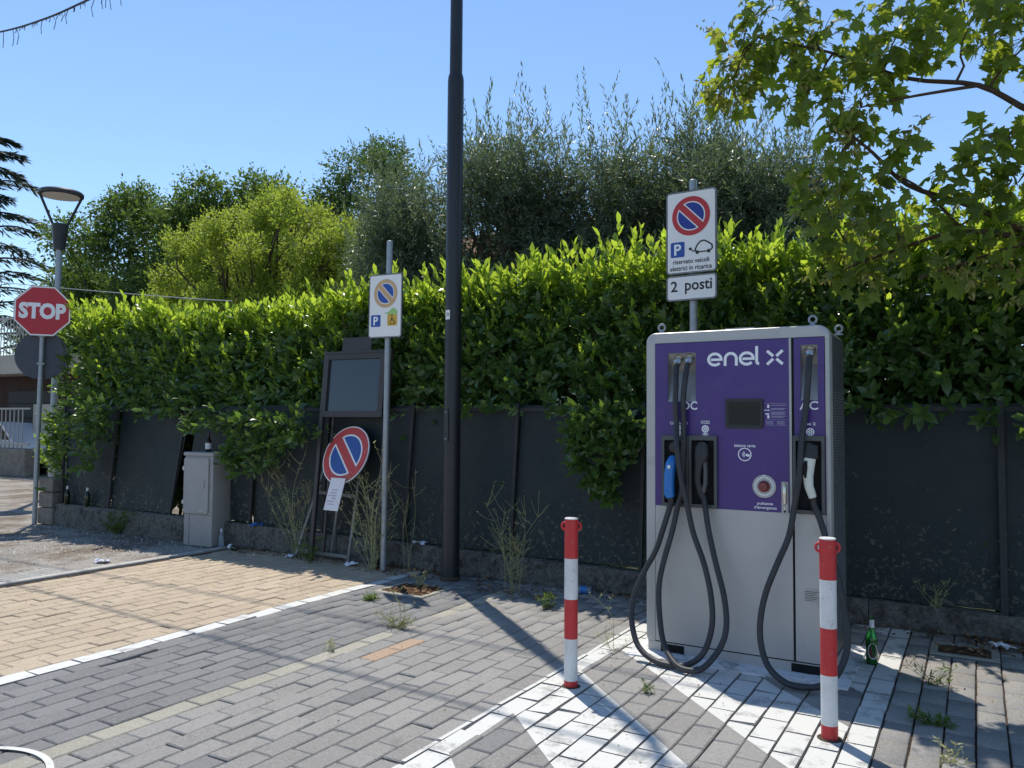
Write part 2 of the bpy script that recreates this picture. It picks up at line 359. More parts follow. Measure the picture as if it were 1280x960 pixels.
T_SLIM = (np.array([(0, 0, 0), (.11, .45, .02), (0, 1, 0), (-.11, .45, .02)]), np.array([(0, 1, 2), (0, 2, 3)]))
T_OVAL = (np.array([(0, 0, 0), (.26, .4, .05), (0, 1, -.05), (-.26, .4, .05)]), np.array([(0, 1, 2), (0, 2, 3)]))
def _maple():
    out = [(0, 0), (.10, -.10), (.36, -.06), (.26, .12), (.56, .26), (.42, .34), (.56, .56), (.34, .52), (.22, .56), (.16, .72), (0, 1.0)]
    pts = [(x, y, -.30 * x * x - .22 * y * y + .05 * math.sin(9 * y)) for x, y in out] + [(-x, y, -.42 * x * x - .22 * y * y - .04 * math.sin(8 * y)) for x, y in out[1:-1][::-1]]
    n = len(pts); v = pts + [(0, .34, .02)]
    return np.array(v), np.array([(k, (k + 1) % n, n) for k in range(n)])
T_MAPLE = _maple()

# ================================================================== the setting: ground and paving
def px(p):
    d = Vector(p) - EYE; z = d.dot(_fw)
    if z < .2: return None
    return 640 + F_PX * d.dot(_r2) / z, 480 - F_PX * d.dot(_u2) / z, z
def in_view(p, m=20):
    q = px(p); return q is not None and -m < q[0] < 1280 + m and -m < q[1] < 960 + m
def sheet(name, x0, x1, y0, y1, z, mat):
    return tag(MB().add([(x0, y0, z), (x1, y0, z), (x1, y1, z), (x0, y1, z)], [(0, 1, 2, 3)]).build(name, mat), kind='structure')
sheet('ground', -400, 400, -400, 600, -.06, 'garden')
sheet('asphalt_road', -60, -7.62, -.85, 9.2, -.014, 'asphalt')
sheet('unseen_near_pavement', -60, 40, -60, -.85, .001, 'grey_paver')  # unseen paving behind the camera, added to bounce light onto the charger
sheet('unseen_side_pavement', 3.25, 40, -.85, 6.62, .001, 'grey_paver')  # unseen paving off to the right, added for the same bounce light
sheet('far_road', -60, -11.9, 9.2, 60, -.014, 'asphalt')

PITCH_X, LEN = .1355, .275
X0 = -2.195
WHITE_K = -20
PIT1 = (X0 - 18 * PITCH_X, X0 - 14 * PITCH_X, 5.56, 6.03)       # soil square by the lamp post
PIT2 = (X0 + 14 * PITCH_X, X0 + 17 * PITCH_X, 6.0, 6.33)        # soil square beside the wall
BW, BL, BH = .1298, .2688, .05
def block_template(w_=BW, l_=BL, b=.006):
    a, c = w_ / 2, l_ / 2
    v = [(-a, -c, -BH), (a, -c, -BH), (a, c, -BH), (-a, c, -BH), (-a, -c, -b), (a, -c, -b), (a, c, -b), (-a, c, -b),
         (-a + b, -c + b, 0), (a - b, -c + b, 0), (a - b, c - b, 0), (-a + b, c - b, 0)]
    f = [(0, 1, 5, 4), (1, 2, 6, 5), (2, 3, 7, 6), (3, 0, 4, 7), (4, 5, 9, 8), (5, 6, 10, 9), (6, 7, 11, 10), (7, 4, 8, 11), (8, 9, 10, 11)]
    return np.array(v), np.array(f)
def clip(poly, a, b, c):
    """keep a*x+b*y<=c"""
    out = []
    for i in range(len(poly)):
        p, q = poly[i], poly[(i + 1) % len(poly)]; dp = a * p[0] + b * p[1] - c; dq = a * q[0] + b * q[1] - c
        if dp <= 0: out.append(p)
        if (dp < 0 < dq) or (dq < 0 < dp):
            t = dp / (dp - dq); out.append((p[0] + t * (q[0] - p[0]), p[1] + t * (q[1] - p[1])))
    return out
# paint regions: list of half-plane sets
LINES = {'left': [[(-1, 0, 4.903), (1, 0, -4.772)]],
         'right': [[(-1, 0, 2.226), (1, 0, -2.092)], [(-1, 0, .568), (1, 0, -.434)]],
         'hatch': []}
for s0 in (-2.645, -1.245, .155, 1.555, 2.955, 4.355, 5.755):
    LINES['hatch'].append([(-1, 0, 2.092), (1, 0, -.568), (-1, -1, -s0), (1, 1, s0 + .815)])
paint = {k: MB() for k in LINES}
blocks = []     # (kind, cx, cy, w, l, dz, rx, ry, rz, tint)
rr = random.Random(3)
kmin = int((-7.6 - X0) / PITCH_X); kmax = int((3.2 - X0) / PITCH_X)
for k in range(kmin, kmax):
    xa = X0 + k * PITCH_X; xb = xa + PITCH_X
    off = 3.57 + (LEN / 2 if k % 2 else 0) + rr.uniform(-.02, .02)
    n0 = int((-.8 - off) / LEN); n1 = int((6.62 - off) / LEN) + 1
    for n in range(n0, n1):
        ya = off + n * LEN; yb = ya + LEN
        if ya > 6.58: continue
        yb = min(yb, 6.61)
        segs = [(ya, yb)]
        for pit in (PIT1, PIT2):
            if pit[0] - .01 < (xa + xb) / 2 < pit[1] + .01:
                ns = []
                for a, b in segs:
                    if b <= pit[2] or a >= pit[3]: ns.append((a, b))
                    else:
                        if a < pit[2] - .03: ns.append((a, pit[2]))
                        if b > pit[3] + .03: ns.append((pit[3], b))
                segs = ns
        for a, b in segs:
            cx = (xa + xb) / 2
            kind = 'beige' if k < WHITE_K else 'grey'
            if WHITE_K < k < -11 or (k >= -11 and rr.random() < .02): kind = 'slate'
            if k == -11 and ya < 4.2: kind = 'cream'
            if k == -11 and ya >= 4.2 and rr.random() < .5: kind = 'cream'
            if k == -9 and 4.0 < (a + b) / 2 < 4.62: kind = 'orange'
            gapx = .003 if xa > -.44 else 0
            wob = 1. if rr.random() < .72 else 2.8
            blocks.append((kind, cx + rr.uniform(-.0012, .0012), (a + b) / 2 + rr.uniform(-.002, .002), BW - gapx, (b - a) - (LEN - BL), rr.uniform(-.0022, .0015) * wob,
                           rr.gauss(0, .006) * wob, rr.gauss(0, .009) * wob, rr.gauss(0, .006), rr.random()))
def block_mat(bk):
    return Matrix.Translation((bk[1], bk[2], bk[5])) @ Matrix.Rotation(bk[8], 4, 'Z') @ Matrix.Rotation(bk[7], 4, 'Y') @ Matrix.Rotation(bk[6], 4, 'X')
def block_area(bk):
    q = px((bk[1], bk[2], 0))
    if q is None or not (-10 < q[0] < 1290 and -10 < q[1] < 975): return 0
    dist = (Vector((bk[1], bk[2], 0)) - EYE).length; return 1.5 * bk[3] * bk[4] / dist ** 3
paving = {'grey': sheet('grey_paving', -4.905, 3.25, -.85, 6.62, -.013, 'bed'), 'beige': sheet('beige_paving', -7.6, -4.905, -.85, 6.62, -.013, 'bed')}
tv, tf = block_template()
shared = {}
for kd in ('grey', 'beige', 'cream', 'orange', 'slate'):
    me = bpy.data.meshes.new('paver_' + kd); me.from_pydata(tv.tolist(), [], tf.tolist()); me.materials.append(M[kd + '_paver']); shared[kd] = me
for par, kinds in (('grey', ('grey', 'cream', 'orange', 'slate')), ('beige', ('beige',))):
    bl = [b for b in blocks if b[0] in kinds]
    full = sorted([b for b in bl if abs(b[4] - BL) < 1e-6 and abs(b[3] - BW) < 1e-6 and block_area(b) > 0], key=lambda b: -block_area(b))
    single = full[:300]; ids = set(id(b) for b in single)
    for b in single:
        o = link_mesh('paver', shared[b[0]], paving[par]); o.matrix_world = block_mat(b)
    rest = [b for b in bl if id(b) not in ids]
    V, Fc, T, Mi = [], [], [], []
    for i, b in enumerate(rest):
        s = tv.copy(); s[:, 0] *= b[3] / BW; s[:, 1] *= b[4] / BL
        m = np.array(block_mat(b)); V.append(s @ m[:3, :3].T + m[:3, 3]); Fc.append(tf + 12 * i); T += [b[9]] * 9; Mi += [kinds.index(b[0])] * 9
    o = np_mesh('paver_field', np.vstack(V), np.vstack(Fc), [k + '_paver' for k in kinds], paving[par], T, Mi); tag(o, kind='stuff')
for b in blocks:
    if b[1] < -5.1: continue
    hw, hl = b[3] / 2 - .0035, b[4] / 2 - .0035; m = block_mat(b); mi = m.inverted()
    rect = [(b[1] - hw, b[2] - hl), (b[1] + hw, b[2] - hl), (b[1] + hw, b[2] + hl), (b[1] - hw, b[2] + hl)]
    for nm, regs in LINES.items():
        for reg in regs:
            p = rect
            for h in reg:
                p = clip(p, *h)
                if len(p) < 3: break
            if len(p) >= 3:
                vs = [m @ Vector((q[0] - b[1], q[1] - b[2], .0013)) for q in p]
                paint[nm].add(vs, [tuple(range(len(vs)))])
tag(paint['left'].build('white_bay_line', 'paint'), kind='structure')
tag(paint['right'].build('white_island_border', 'paint'), kind='structure')
tag(paint['hatch'].build('white_island_hatching', 'paint'), kind='structure')
# painted arc in the disabled bay
arc = MB(); A = [R(20 + 150 * k / 40) for k in range(41)]
cx, cy, r0 = -3.66, 1.70, .385
arc.add([(cx + (r0 + s) * math.cos(a), cy + (r0 + s) * math.sin(a), .0065) for a in A for s in (0, .03)], [(2 * k, 2 * k + 1, 2 * k + 3, 2 * k + 2) for k in range(40)])
tag(arc.build('painted_arc', 'paint'), kind='structure')
# border strip between the beige bay and the asphalt
e = MB(); y = -.85
while y < 6.5:
    e.rbox(-7.70, -7.605, y + .003, min(y + .997, 6.56), -.08, .012 + random.uniform(-.002, .002), .008, 1); y += 1.0
tag(e.build('border_kerb', 'pale_concrete'), kind='structure')
# soil squares with pale edging
for i, pit in enumerate((PIT1, PIT2)):
    a, b, c, d = pit
    nx, ny = 26, 24; V = []; Fq = []
    for iy in range(ny + 1):
        for ix in range(nx + 1):
            V.append((a + .05 + (b - a - .1) * ix / nx, c + .05 + (d - c - .1) * iy / ny, -.006 + random.uniform(0, .016)))
    for iy in range(ny):
        for ix in range(nx): Fq.append((iy * (nx + 1) + ix, iy * (nx + 1) + ix + 1, (iy + 1) * (nx + 1) + ix + 1, (iy + 1) * (nx + 1) + ix))
    so_ = MB().add(V, Fq).build('soil_square', 'soil'); tag(so_, kind='structure')
    for q in ((a, b, c, c + .055), (a, b, d - .055, d), (a, a + .055, c + .057, d - .057), (b - .055, b, c + .057, d - .057)):
        MB().rbox(q[0] + .002, q[1] - .002, q[2] + .002, q[3] - .002, -.05, .006, .006, 1).build('edging', 'cream_paver', so_)
# drain grate in the asphalt
g = thing('drain_grate', 'square metal drain grid set in the asphalt beside the beige paving', 'drain', (-7.93, 4.35, -.014))
MB().rbox(-.2, .2, -.4, .4, -.04, .002, .004, 1).build('drain_frame', 'dark_iron', g)
for i in range(9): MB().box(-.185 + i * .0425, -.185 + i * .0425 + .022, -.385, .385, .0015, .010).build('bar', 'pale_concrete', g)
for i in range(16): MB().box(-.185, .185, -.38 + i * .05, -.38 + i * .05 + .018, .0014, .0085).build('cross_bar', 'pale_concrete', g)

# ================================================================== low wall, pillar, fence
def kerb_z(x): return float(np.interp(x, [-11.6, -8.5, -5.1, -3, -.85, .26, 6], [.305, .29, .25, .21, .18, .172, .16]))
def rough_wall(xa, xb, y0, y1, name, parent, mat):
    nx = max(2, int((xb - xa) / .04)); prof = [(y0, -.08), (y0 - .004, .0), (y0, .33), (y0 + .002, .66), (y0 + .006, .92), (y0 + .022, 1.), ((y0 + y1) / 2, 1.0), (y1 - .02, 1.), (y1, .9), (y1, -.08)]
    V = []; k = len(prof)
    for i in range(nx + 1):
        x = xa + (xb - xa) * i / nx; h = kerb_z(x)
        for y, t in prof:
            V.append((x, y + random.gauss(0, .0035), t * h if t < .99 else h + random.gauss(0, .003)))
    Fq = [(i * k + j, (i + 1) * k + j, (i + 1) * k + j + 1, i * k + j + 1) for i in range(nx) for j in range(k - 1)]
    Fq += [tuple(range(k)), tuple(nx * k + j for j in range(k))[::-1]]
    return MB().add(V, Fq).build(name, mat, parent)
wl = thing('low_concrete_wall', 'low weathered concrete wall carrying the dark fence', 'wall', (0, 0, 0))
xs = [-11.55, -9.9, -8.0, -6.0, -4.0, -2.0, -.72, 1.2, 3.2, 5.2]
for a, b in zip(xs[:-1], xs[1:]): rough_wall(a, b - .006, 6.6, 6.78, 'wall_section', wl, 'concrete')
pl = thing('stone_pillar', 'short rough stone pillar where the hedge ends by the stop sign post', 'pillar', (-11.45, 6.72, 0))
z = 0.
for h, s in ((.24, .19), (.22, .17), (.20, .18)):
    MB().rbox(-s, s * .95, -.15, .15, z, z + h - .008, .02, 2).build('stone', 'stone', pl); z += h
fn = thing('sheet_fence', 'dark green sheet fence with thin leaning posts beneath the hedge', 'fence', (0, 0, 0))
FY = 6.70
#      top-left, top-right, bottom-left, bottom-right
edges = [(-11.2, -11.2), (-9.98, -10.14), (-8.585, -8.87), (-7.35, -7.42), (-6.2, -6.28), (-5.04, -5.14), (-3.795, -3.87), (-2.52, -2.56), (-1.2, -1.22), (.147, .15), (1.45, 1.45), (2.75, 2.75), (4.0, 4.0)]
for i in range(len(edges) - 1):
    (ta, ba), (tb, bb) = edges[i], edges[i + 1]
    if i == 2: ta, ba = ta + .16, ba + .20        # the gap beside the slipped panel
    nx, nz = 14, 10; V = []; ph = random.uniform(0, 6)
    for iz in range(nz + 1):
        t = iz / nz; xa = ba + (ta - ba) * t + .012; xb = bb + (tb - bb) * t - .012
        za = kerb_z(xa) + .004; zt = 1.66 + random.uniform(-.01, .01)
        for ix in range(nx + 1):
            x = xa + (xb - xa) * ix / nx
            V.append((x, FY + .012 * math.sin(2.6 * x + ph) * math.sin(3 * t + ph) + (.03 * t if i == 1 else 0), za + (zt - za) * t))
    n = len(V); V += [(v[0], v[1] + .006, v[2]) for v in V]
    Fq = []
    for iz in range(nz):
        for ix in range(nx):
            q = (iz * (nx + 1) + ix, iz * (nx + 1) + ix + 1, (iz + 1) * (nx + 1) + ix + 1, (iz + 1) * (nx + 1) + ix)
            Fq.append(q); Fq.append(tuple(n + j for j in q[::-1]))
    for ix in range(nx):
        for a in (ix, nz * (nx + 1) + ix): Fq.append((a, n + a, n + a + 1, a + 1))
    for iz in range(nz):
        for a in (iz * (nx + 1), iz * (nx + 1) + nx): Fq.append((a, a + nx + 1, n + a + nx + 1, n + a))
    MB().add(V, Fq).build('panel', 'fence', fn, smooth=60)
for i, (t, b) in enumerate(edges):
    z0 = kerb_z(b) - .03
    m = MB(); s = .016 if i != 9 else .022
    yb = FY - .03
    m.add([(b - s, yb - s, z0), (b + s, yb - s, z0), (b + s, yb + s, z0), (b - s, yb + s, z0), (t - s, yb - s, 1.68), (t + s, yb - s, 1.68), (t + s, yb + s, 1.68), (t - s, yb + s, 1.68)],
          [(0, 3, 2, 1), (4, 5, 6, 7), (0, 1, 5, 4), (1, 2, 6, 5), (2, 3, 7, 6), (3, 0, 4, 7)])
    m.build('post', 'dark_iron', fn)
MB().box(-11.2, 4, FY - .022, FY - .006, 1.60, 1.635).build('top_rail', 'dark_iron', fn)

# ================================================================== charging station
CH = thing('charging_station', 'tall grey and purple electric car charger with three hanging black cables', 'car charger', (-1.335, 5.1, 0))
W2, HT, DP = .58, 2.10, .70
def outline(i=0., r=.065): return rrect(-W2 + i, W2 - i, .035 + i, HT - i, max(.005, r - i), 6)
# front frame ring + casing
m = MB(); o = outline(0, .065); n = len(o); inn = rrect(-.517, .5535, .067, 2.029, .003, 6)
m.loft([[(u, .0, v) for u, v in inn], [(u * .990, .0, (v - 1.05) * .994 + 1.05) for u, v in o], [(u * .997, .004, (v - 1.05) * .998 + 1.05) for u, v in o], [(u, .012, v) for u, v in o], [(u, .10, v) for u, v in o]], caps=False)
m.loft([[(u, .09, v) for u, v in inn], [(u, .0005, v) for u, v in inn]], caps=False)
m.build('front_frame', 'frame_grey', CH, smooth=40)
MB().box(-.52, .556, .092, .10, .06, 2.035).build('inner_plate', 'void', CH)
MB().box(.3445, .3583, -.005, .05, .957, 2.026).build('mullion', 'frame_grey', CH)
m = MB(); o2 = rrect(-W2 + .012, W2 - .012, .045, HT - .012, .05, 5)
m.loft([[(u, .101, v) for u, v in o2], [(u, DP - .03, v) for u, v in o2], [(u * .97, DP, v * .985 + .012) for u, v in o2]])
m.build('casing', 'side_dark', CH, smooth=40)
MB().box(-.565, .565, .03, .68, .0, .05).build('plinth_skirt', 'body_grey', CH)
MB().slab(rrect(-.512, .358, .075, .956, .004), -.006, .02).build('lower_door', 'body_grey', CH, smooth=30)
MB().slab(rrect(.372, .552, .075, .956, .004), -.0055, .02).build('side_cover', 'body_grey', CH, smooth=30)
for a, b, c, d in ((.3585, .3715, .07, 2.026), (-.516, .553, .067, .0745)): MB().box(a, b, -.0015, .01, c, d).build('seam', 'void', CH)
pn = MB()
def frame_with_holes(mb, x0, x1, z0, z1, holes, y0, y1):
    """panel with rectangular cut-outs, as a grid of boxes merged in one plate"""
    xs = sorted({x0, x1, *[h[0] for h in holes], *[h[1] for h in holes]}); zs = sorted({z0, z1, *[h[2] for h in holes], *[h[3] for h in holes]})
    idx = {}; vs = []
    def vid(x, z, y):
        if (x, z, y) not in idx: idx[(x, z, y)] = len(vs); vs.append((x, y, z))
        return idx[(x, z, y)]
    fs = []; cell = {}
    for i in range(len(xs) - 1):
        for j in range(len(zs) - 1):
            cx_, cz_ = (xs[i] + xs[i + 1]) / 2, (zs[j] + zs[j + 1]) / 2
            cell[i, j] = not any(h[0] < cx_ < h[1] and h[2] < cz_ < h[3] for h in holes)
    for (i, j), on in cell.items():
        if not on: continue
        a, b, c, d = xs[i], xs[i + 1], zs[j], zs[j + 1]
        fs.append((vid(a, c, y0), vid(b, c, y0), vid(b, d, y0), vid(a, d, y0)))
        for di, dj, e in ((-1, 0, ((a, c), (a, d))), (1, 0, ((b, d), (b, c))), (0, -1, ((b, c), (a, c))), (0, 1, ((a, d), (b, d)))):
            if not cell.get((i + di, j + dj), False):
                (p, q), (r_, s_) = e; fs.append((vid(p, q, y0), vid(r_, s_, y0), vid(r_, s_, y1), vid(p, q, y1)))
    mb.add(vs, fs)
HD, HA = (-.427, -.238, 1.640, 1.960), (.413, .512, 1.643, 1.981)
frame_with_holes(pn, -.513, .344, .957, 2.025, [HD], -.0065, .0)
dcp = pn.build('front_panel', 'purple', CH); dcp['label'] = 'wide purple panel with white lettering'
pn = MB(); frame_with_holes(pn, .374, .550, .957, 2.025, [HA], -.006, .0)
acp = pn.build('narrow_panel', 'purple', CH); acp['label'] = 'narrow purple panel on the AC side'
def recess(h, gl, name):
    a, b, c, d = h
    m = MB(); ins = .012; zt = d - .115
    q = [(a, -.006, c), (b, -.006, c), (b, -.006, d), (a, -.006, d)]
    # roof slopes in, back slopes out to the lower edge
    bk = [(a + .0, .085, zt), (b - .0, .085, zt)]
    m.add(q + bk + [(a, .010, d - .006), (b, .010, d - .006)], [(4, 5, 7, 6), (0, 1, 5, 4), (6, 7, 2, 3), (0, 4, 6, 3), (1, 2, 7, 5)])
    rec = m.build(name, 'recess_metal', CH)
    for (gx, gz) in gl:
        k = MB(); dr = Vector((0, -.7, -.72)).normalized(); p = Vector((gx, .030, gz + .036))
        k.tube([p, p + dr * .012], .034, 14); k.tube([p + dr * .012, p + dr * .030], .027, 14); k.tube([p + dr * .030, p + dr * .042], [.032, .032], 8); k.tube([p + dr * .042, p + dr * .064], [.028, .0215], 14)
        k.build('cable_gland', 'chrome', rec, smooth=40)
recess(HD, [(-.362, 1.892), (-.288, 1.895)], 'cable_recess'); recess(HA, [(.466, 1.918)], 'cable_recess')
YT = -.0082
# logo: rounded stroke letters
lg = MB(); wd = .0175
def arcp(cx_, cz_, rx, rz, a0, a1, n=18): return [(cx_ + rx * math.cos(R(a0 + (a1 - a0) * k / n)), cz_ + rz * math.sin(R(a0 + (a1 - a0) * k / n))) for k in range(n + 1)]
def lg_e(cx_, dy=0):
    lg.ribbon(arcp(cx_, 1.909, .041, .036, 2, 318, 28), wd, YT); lg.ribbon([(cx_ - .026, 1.9075), (cx_ + .0495, 1.9075)], wd * .9, YT - .0004)
lg_e(-.112)
lg.ribbon([(-.046, 1.866), (-.046, 1.908)] + arcp(-.010, 1.911, .035, .034, 172, 0, 16) + [(.025, 1.866)], wd, YT)
lg_e(.090)
lg.ribbon([(.152, 1.985), (.152, 1.889)] + arcp(.169, 1.889, .017, .016, 180, 262, 8), wd, YT)
for sx in (-1, 1):
    for sz in (-1, 1): lg.ribbon([(.262 + sx * .0095, 1.910 + sz * .0085), (.262 + sx * .047, 1.910 + sz * .0425)], wd, YT)
lg.build('logo', 'logo_white', dcp)
def word(body, x0, x1, z0, z1, par, bold=.015, y=YT): tx = MB(); tx.text(body, x0, x1, z0, z1, y, bold); return tx.build('lettering', 'logo_white', par)
word('DC', -.325, -.228, 1.586, 1.641, dcp, .02)
word('CHAdeMO', -.412, -.292, 1.490, 1.508, dcp, .02)
word('CCS2', -.205, -.147, 1.497, 1.516, dcp, .02)
word('lettore carta', .010, .140, 1.352, 1.371, dcp, .015)
word('pulsante', .150, .245, .993, 1.016, dcp, .015)
word("d'emergenza", .130, .267, .968, .991, dcp, .015)
def plug_icon(mb, cx_, cz_, r, ccs=False, holes=True):
    mb.flat(circ(cx_, cz_, r, 20), YT)
    if ccs: mb.flat(rrect(cx_ - r * .8, cx_ + r * .8, cz_ - r * 2.0, cz_ - r * 1.08, r * .4, 4), YT)
for args in ((-.176, 1.463, .024), (-.345, 1.470, .016), (-.345, 1.434, .016)):
    pi = MB(); pi.flat(circ(*args, 20), YT); pi.build('plug_symbol', 'logo_white', dcp)
pi = MB(); pi.flat(rrect(-.195, -.157, 1.415, 1.437, .009, 4), YT); pi.build('plug_symbol', 'logo_white', dcp)
pd = MB()
for a in range(6): pd.flat(circ(-.176 + .0135 * math.cos(R(60 * a)), 1.463 + .0135 * math.sin(R(60 * a)), .0042, 8), YT - .0006)
pd.flat(circ(-.176, 1.463, .004, 8), YT - .0006)
for s in (-1, 1): pd.flat(circ(-.176 + s * .010, 1.426, .005, 8), YT - .0006)
pd.build('pin_dots', 'purple', dcp)
cr = MB(); cr.ring(.074, 1.306, .036, .042, YT, 32)
for r_ in (.008, .015, .022): cr.ring(.052, 1.306, r_, r_ + .0035, YT, 10, 0, -50, 50)
cr.flat([(.078, 1.302), (.086, 1.311), (.103, 1.306), (.108, 1.296), (.098, 1.292), (.084, 1.296)], YT)
cr.build('contactless_symbol', 'logo_white', dcp)
sp = MB()
for z_, rows in ((1.612, 1), (1.592, 2), (1.570, 3), (1.545, 2)):
    for k in range(rows): sp.box(.236, .325 - .012 * (k % 2), YT, YT + .0005, z_ - k * .0065, z_ - k * .0065 + .0028)
for z_ in (1.512, 1.504, 1.497):
    sp.box(.205, .25, YT, YT + .0005, z_, z_ + .0025); sp.box(.272, .318, YT, YT + .0005, z_, z_ + .0025)
for z_ in (1.625, 1.524, 1.489): sp.box(.197, .33, YT, YT + .0005, z_, z_ + .0014)
sp.build('instruction_lines', 'text_dim', dcp)
si = MB()
for z_ in (1.606, 1.541): si.slab(rrect(.214, .226, z_ - .009, z_ + .012, .003, 2), YT, YT + .0004)
for k in range(3): si.flat(circ(.200 + k * .012, 1.583, .0045, 10), YT)
si.flat(rrect(.202, .226, 1.556, 1.564, .003, 2), YT)
si.build('instruction_symbols', 'logo_white', dcp)
sc_ = MB().slab(rrect(-.042, .190, 1.470, 1.654, .006, 3), -.022, -.0066).build('screen', 'black', CH, smooth=30)
MB().box(-.022, .172, -.0228, -.0222, 1.490, 1.634).build('display', 'screen', sc_)
eb = MB(); eb.lathe([(.072, 0), (.072, -.010), (.066, -.014), (.041, -.014), (.041, -.0066)][::-1], 36, (.193, -.0066 + .0066, 1.112), 'Y')
eb = MB().slab(circ(.193, 1.112, .071, 40), -.013, -.0066)
en = eb.build('emergency_ring', 'frame_grey', CH, smooth=30)
mm = MB(); mm.ring(.193, 1.112, .046, .062, -.0136, 40); mm.build('ring_band', 'body_grey', en)
tk = MB()
for k in range(26):
    if k in (6, 7): continue
    a = 2 * math.pi * k / 26; u = Vector((math.cos(a), math.sin(a))); t_ = Vector((-u.y, u.x)); c_ = Vector((.193, 1.112)) + u * .054
    tk.flat([(c_ + t_ * sx * .0038 + u * sz * .005)[:] for sx, sz in ((-1, -1), (1, -1), (1, 1), (-1, 1))], -.0141)
tk.ribbon([(.180, 1.166), (.206, 1.166), (.193, 1.184)], .003, -.0141, closed=True)
tk.build('ring_lettering', 'logo_white', en)
hb = MB().lathe([(.036, -.0137), (.036, -.020), (.031, -.022), (.029, -.040), (.024, -.046), (.0, -.048)][::-1], 28, (.193, 0, 1.112), 'Y')
hb.build('stop_button', 'button_red', en, smooth=40)
lk = MB().slab(rrect(.296, .336, .947, 1.146, .006, 3), -.012, -.0066).build('lock_plate', 'recess_metal', CH, smooth=30)
h = MB(); h.rbox(.306, .326, -.030, -.012, 1.01, 1.125, .006, 2); h.lathe([(.009, -.0122), (.009, -.034), (.006, -.037)][::-1], 14, (.316, 0, 1.128), 'Y')
h.build('lock_handle', 'chrome', lk, smooth=40)
for z_ in (.985, .965): MB().lathe([(.006, -.0122), (.006, -.016)][::-1], 12, (.316, 0, z_), 'Y').build('keyhole', 'void' if z_ < .97 else 'chrome', lk)
word('AC', .405, .513, 1.585, 1.638, acp, .02, YT + .0005); word('tipo 2', .420, .497, 1.487, 1.510, acp, .02, YT + .0005)
pi = MB(); pi.flat(circ(.466, 1.452, .024, 20), YT + .0005); pi.build('plug_symbol', 'logo_white', acp)
pd = MB()
for a in range(6): pd.flat(circ(.466 + .0145 * math.cos(R(60 * a + 30)), 1.452 + .0145 * math.sin(R(60 * a + 30)), .0045, 8), YT)
pd.flat(circ(.466, 1.452, .0045, 8), YT); pd.build('pin_dots', 'purple', acp)
def holster(x0, x1, z0, z1):
    m = MB(); t = .017; zt = z1 - .030
    # frame of four sloped bars around a flat plate coloured like pocket shade
    def bar(pts_front, pts_back): m.add(pts_front + pts_back, [(0, 1, 2, 3), (7, 6, 5, 4), (0, 4, 5, 1), (1, 5, 6, 2), (2, 6, 7, 3), (3, 7, 4, 0)])
    yf, yb = -.034, -.0068
    ox = [(x0, z0), (x1, z0), (x1, z1), (x0, z1)]; ix = [(x0 + t, z0 + .022), (x1 - t, z0 + .022), (x1 - t, zt), (x0 + t, zt)]
    for k in range(4):
        a, b = ox[k], ox[(k + 1) % 4]; c, d = ix[(k + 1) % 4], ix[k]
        bar([(a[0], yf, a[1]), (b[0], yf, b[1]), (c[0], yf, c[1]), (d[0], yf, d[1])], [(a[0], yb, a[1]), (b[0], yb, b[1]), (c[0], yb, c[1]), (d[0], yb, d[1])])
    hs = m.build('connector_holster', 'side_dark', CH)
    MB().box(x0 + t, x1 - t, -.0075, -.0067, z0 + .022, zt).build('pocket', 'void', hs)  # flat near-black plate in place of a deep shaded pocket
    cxm = (x0 + x1) / 2
    MB().lathe([(.036, -.008), (.036, -.060), (.030, -.062)][::-1], 20, (cxm + .006, 0, z1 - .075), 'Y').build('socket', 'black', hs, smooth=40)
    return hs
holster(-.460, -.281, .958, 1.418); holster(-.278, -.097, .958, 1.420); holster(.368, .549, .960, 1.428)
# connectors
def loft_path(mb, secs, seg=12):
    """secs: (centre, half width x, half depth) along a path in the xz plane"""
    rings = []
    P = [Vector(s[0]) for s in secs]
    for i, (c, a, b) in enumerate(secs):
        d = (P[min(i + 1, len(P) - 1)] - P[max(i - 1, 0)]).normalized(); sx = Vector((0, 1, 0)).cross(d).normalized(); sy = d.cross(sx)
        ring_ = []
        for k in range(seg):
            t = 2 * math.pi * k / seg; ce, se = math.cos(t), math.sin(t)
            ex = math.copysign(abs(ce) ** .6, ce); ey = math.copysign(abs(se) ** .6, se)
            ring_.append(Vector(c) + sx * a * ex + sy * b * ey)
        rings.append(ring_)
    mb.loft(rings)
m = MB(); loft_path(m, [((-.372, -.060, 1.285), .012, .012), ((-.374, -.066, 1.272), .024, .022), ((-.384, -.070, 1.235), .033, .028), ((-.392, -.072, 1.17), .034, .028), ((-.396, -.072, 1.10), .033, .027), ((-.394, -.070, 1.045), .034, .028), ((-.388, -.066, 1.02), .028, .024)])
cb = m.build('blue_connector', 'blue_plastic', CH, smooth=50)
MB().rbox(-.397, -.378, -.106, -.094, 1.205, 1.228, .003, 1).build('latch_button', 'logo_white', cb)
m = MB(); loft_path(m, [((-.388, -.066, 1.024), .022, .02), ((-.383, -.062, .985), .02, .02)]); m.build('cable_boot', 'black', cb, smooth=50)
m = MB(); loft_path(m, [((-.182, -.060, 1.352), .040, .026), ((-.182, -.064, 1.30), .045, .030), ((-.186, -.066, 1.272), .042, .030), ((-.198, -.070, 1.24), .026, .024), ((-.205, -.070, 1.18), .022, .022), ((-.208, -.068, 1.13), .020, .021), ((-.196, -.062, 1.08), .021, .021), ((-.180, -.056, 1.03), .022, .021)])
cc = m.build('black_connector', 'black', CH, smooth=50)
m = MB(); loft_path(m, [((-.165, -.060, 1.28), .014, .02), ((-.158, -.062, 1.20), .012, .02), ((-.160, -.060, 1.12), .013, .02), ((-.175, -.056, 1.06), .014, .02)]); m.build('grip', 'side_dark', cc, smooth=50)
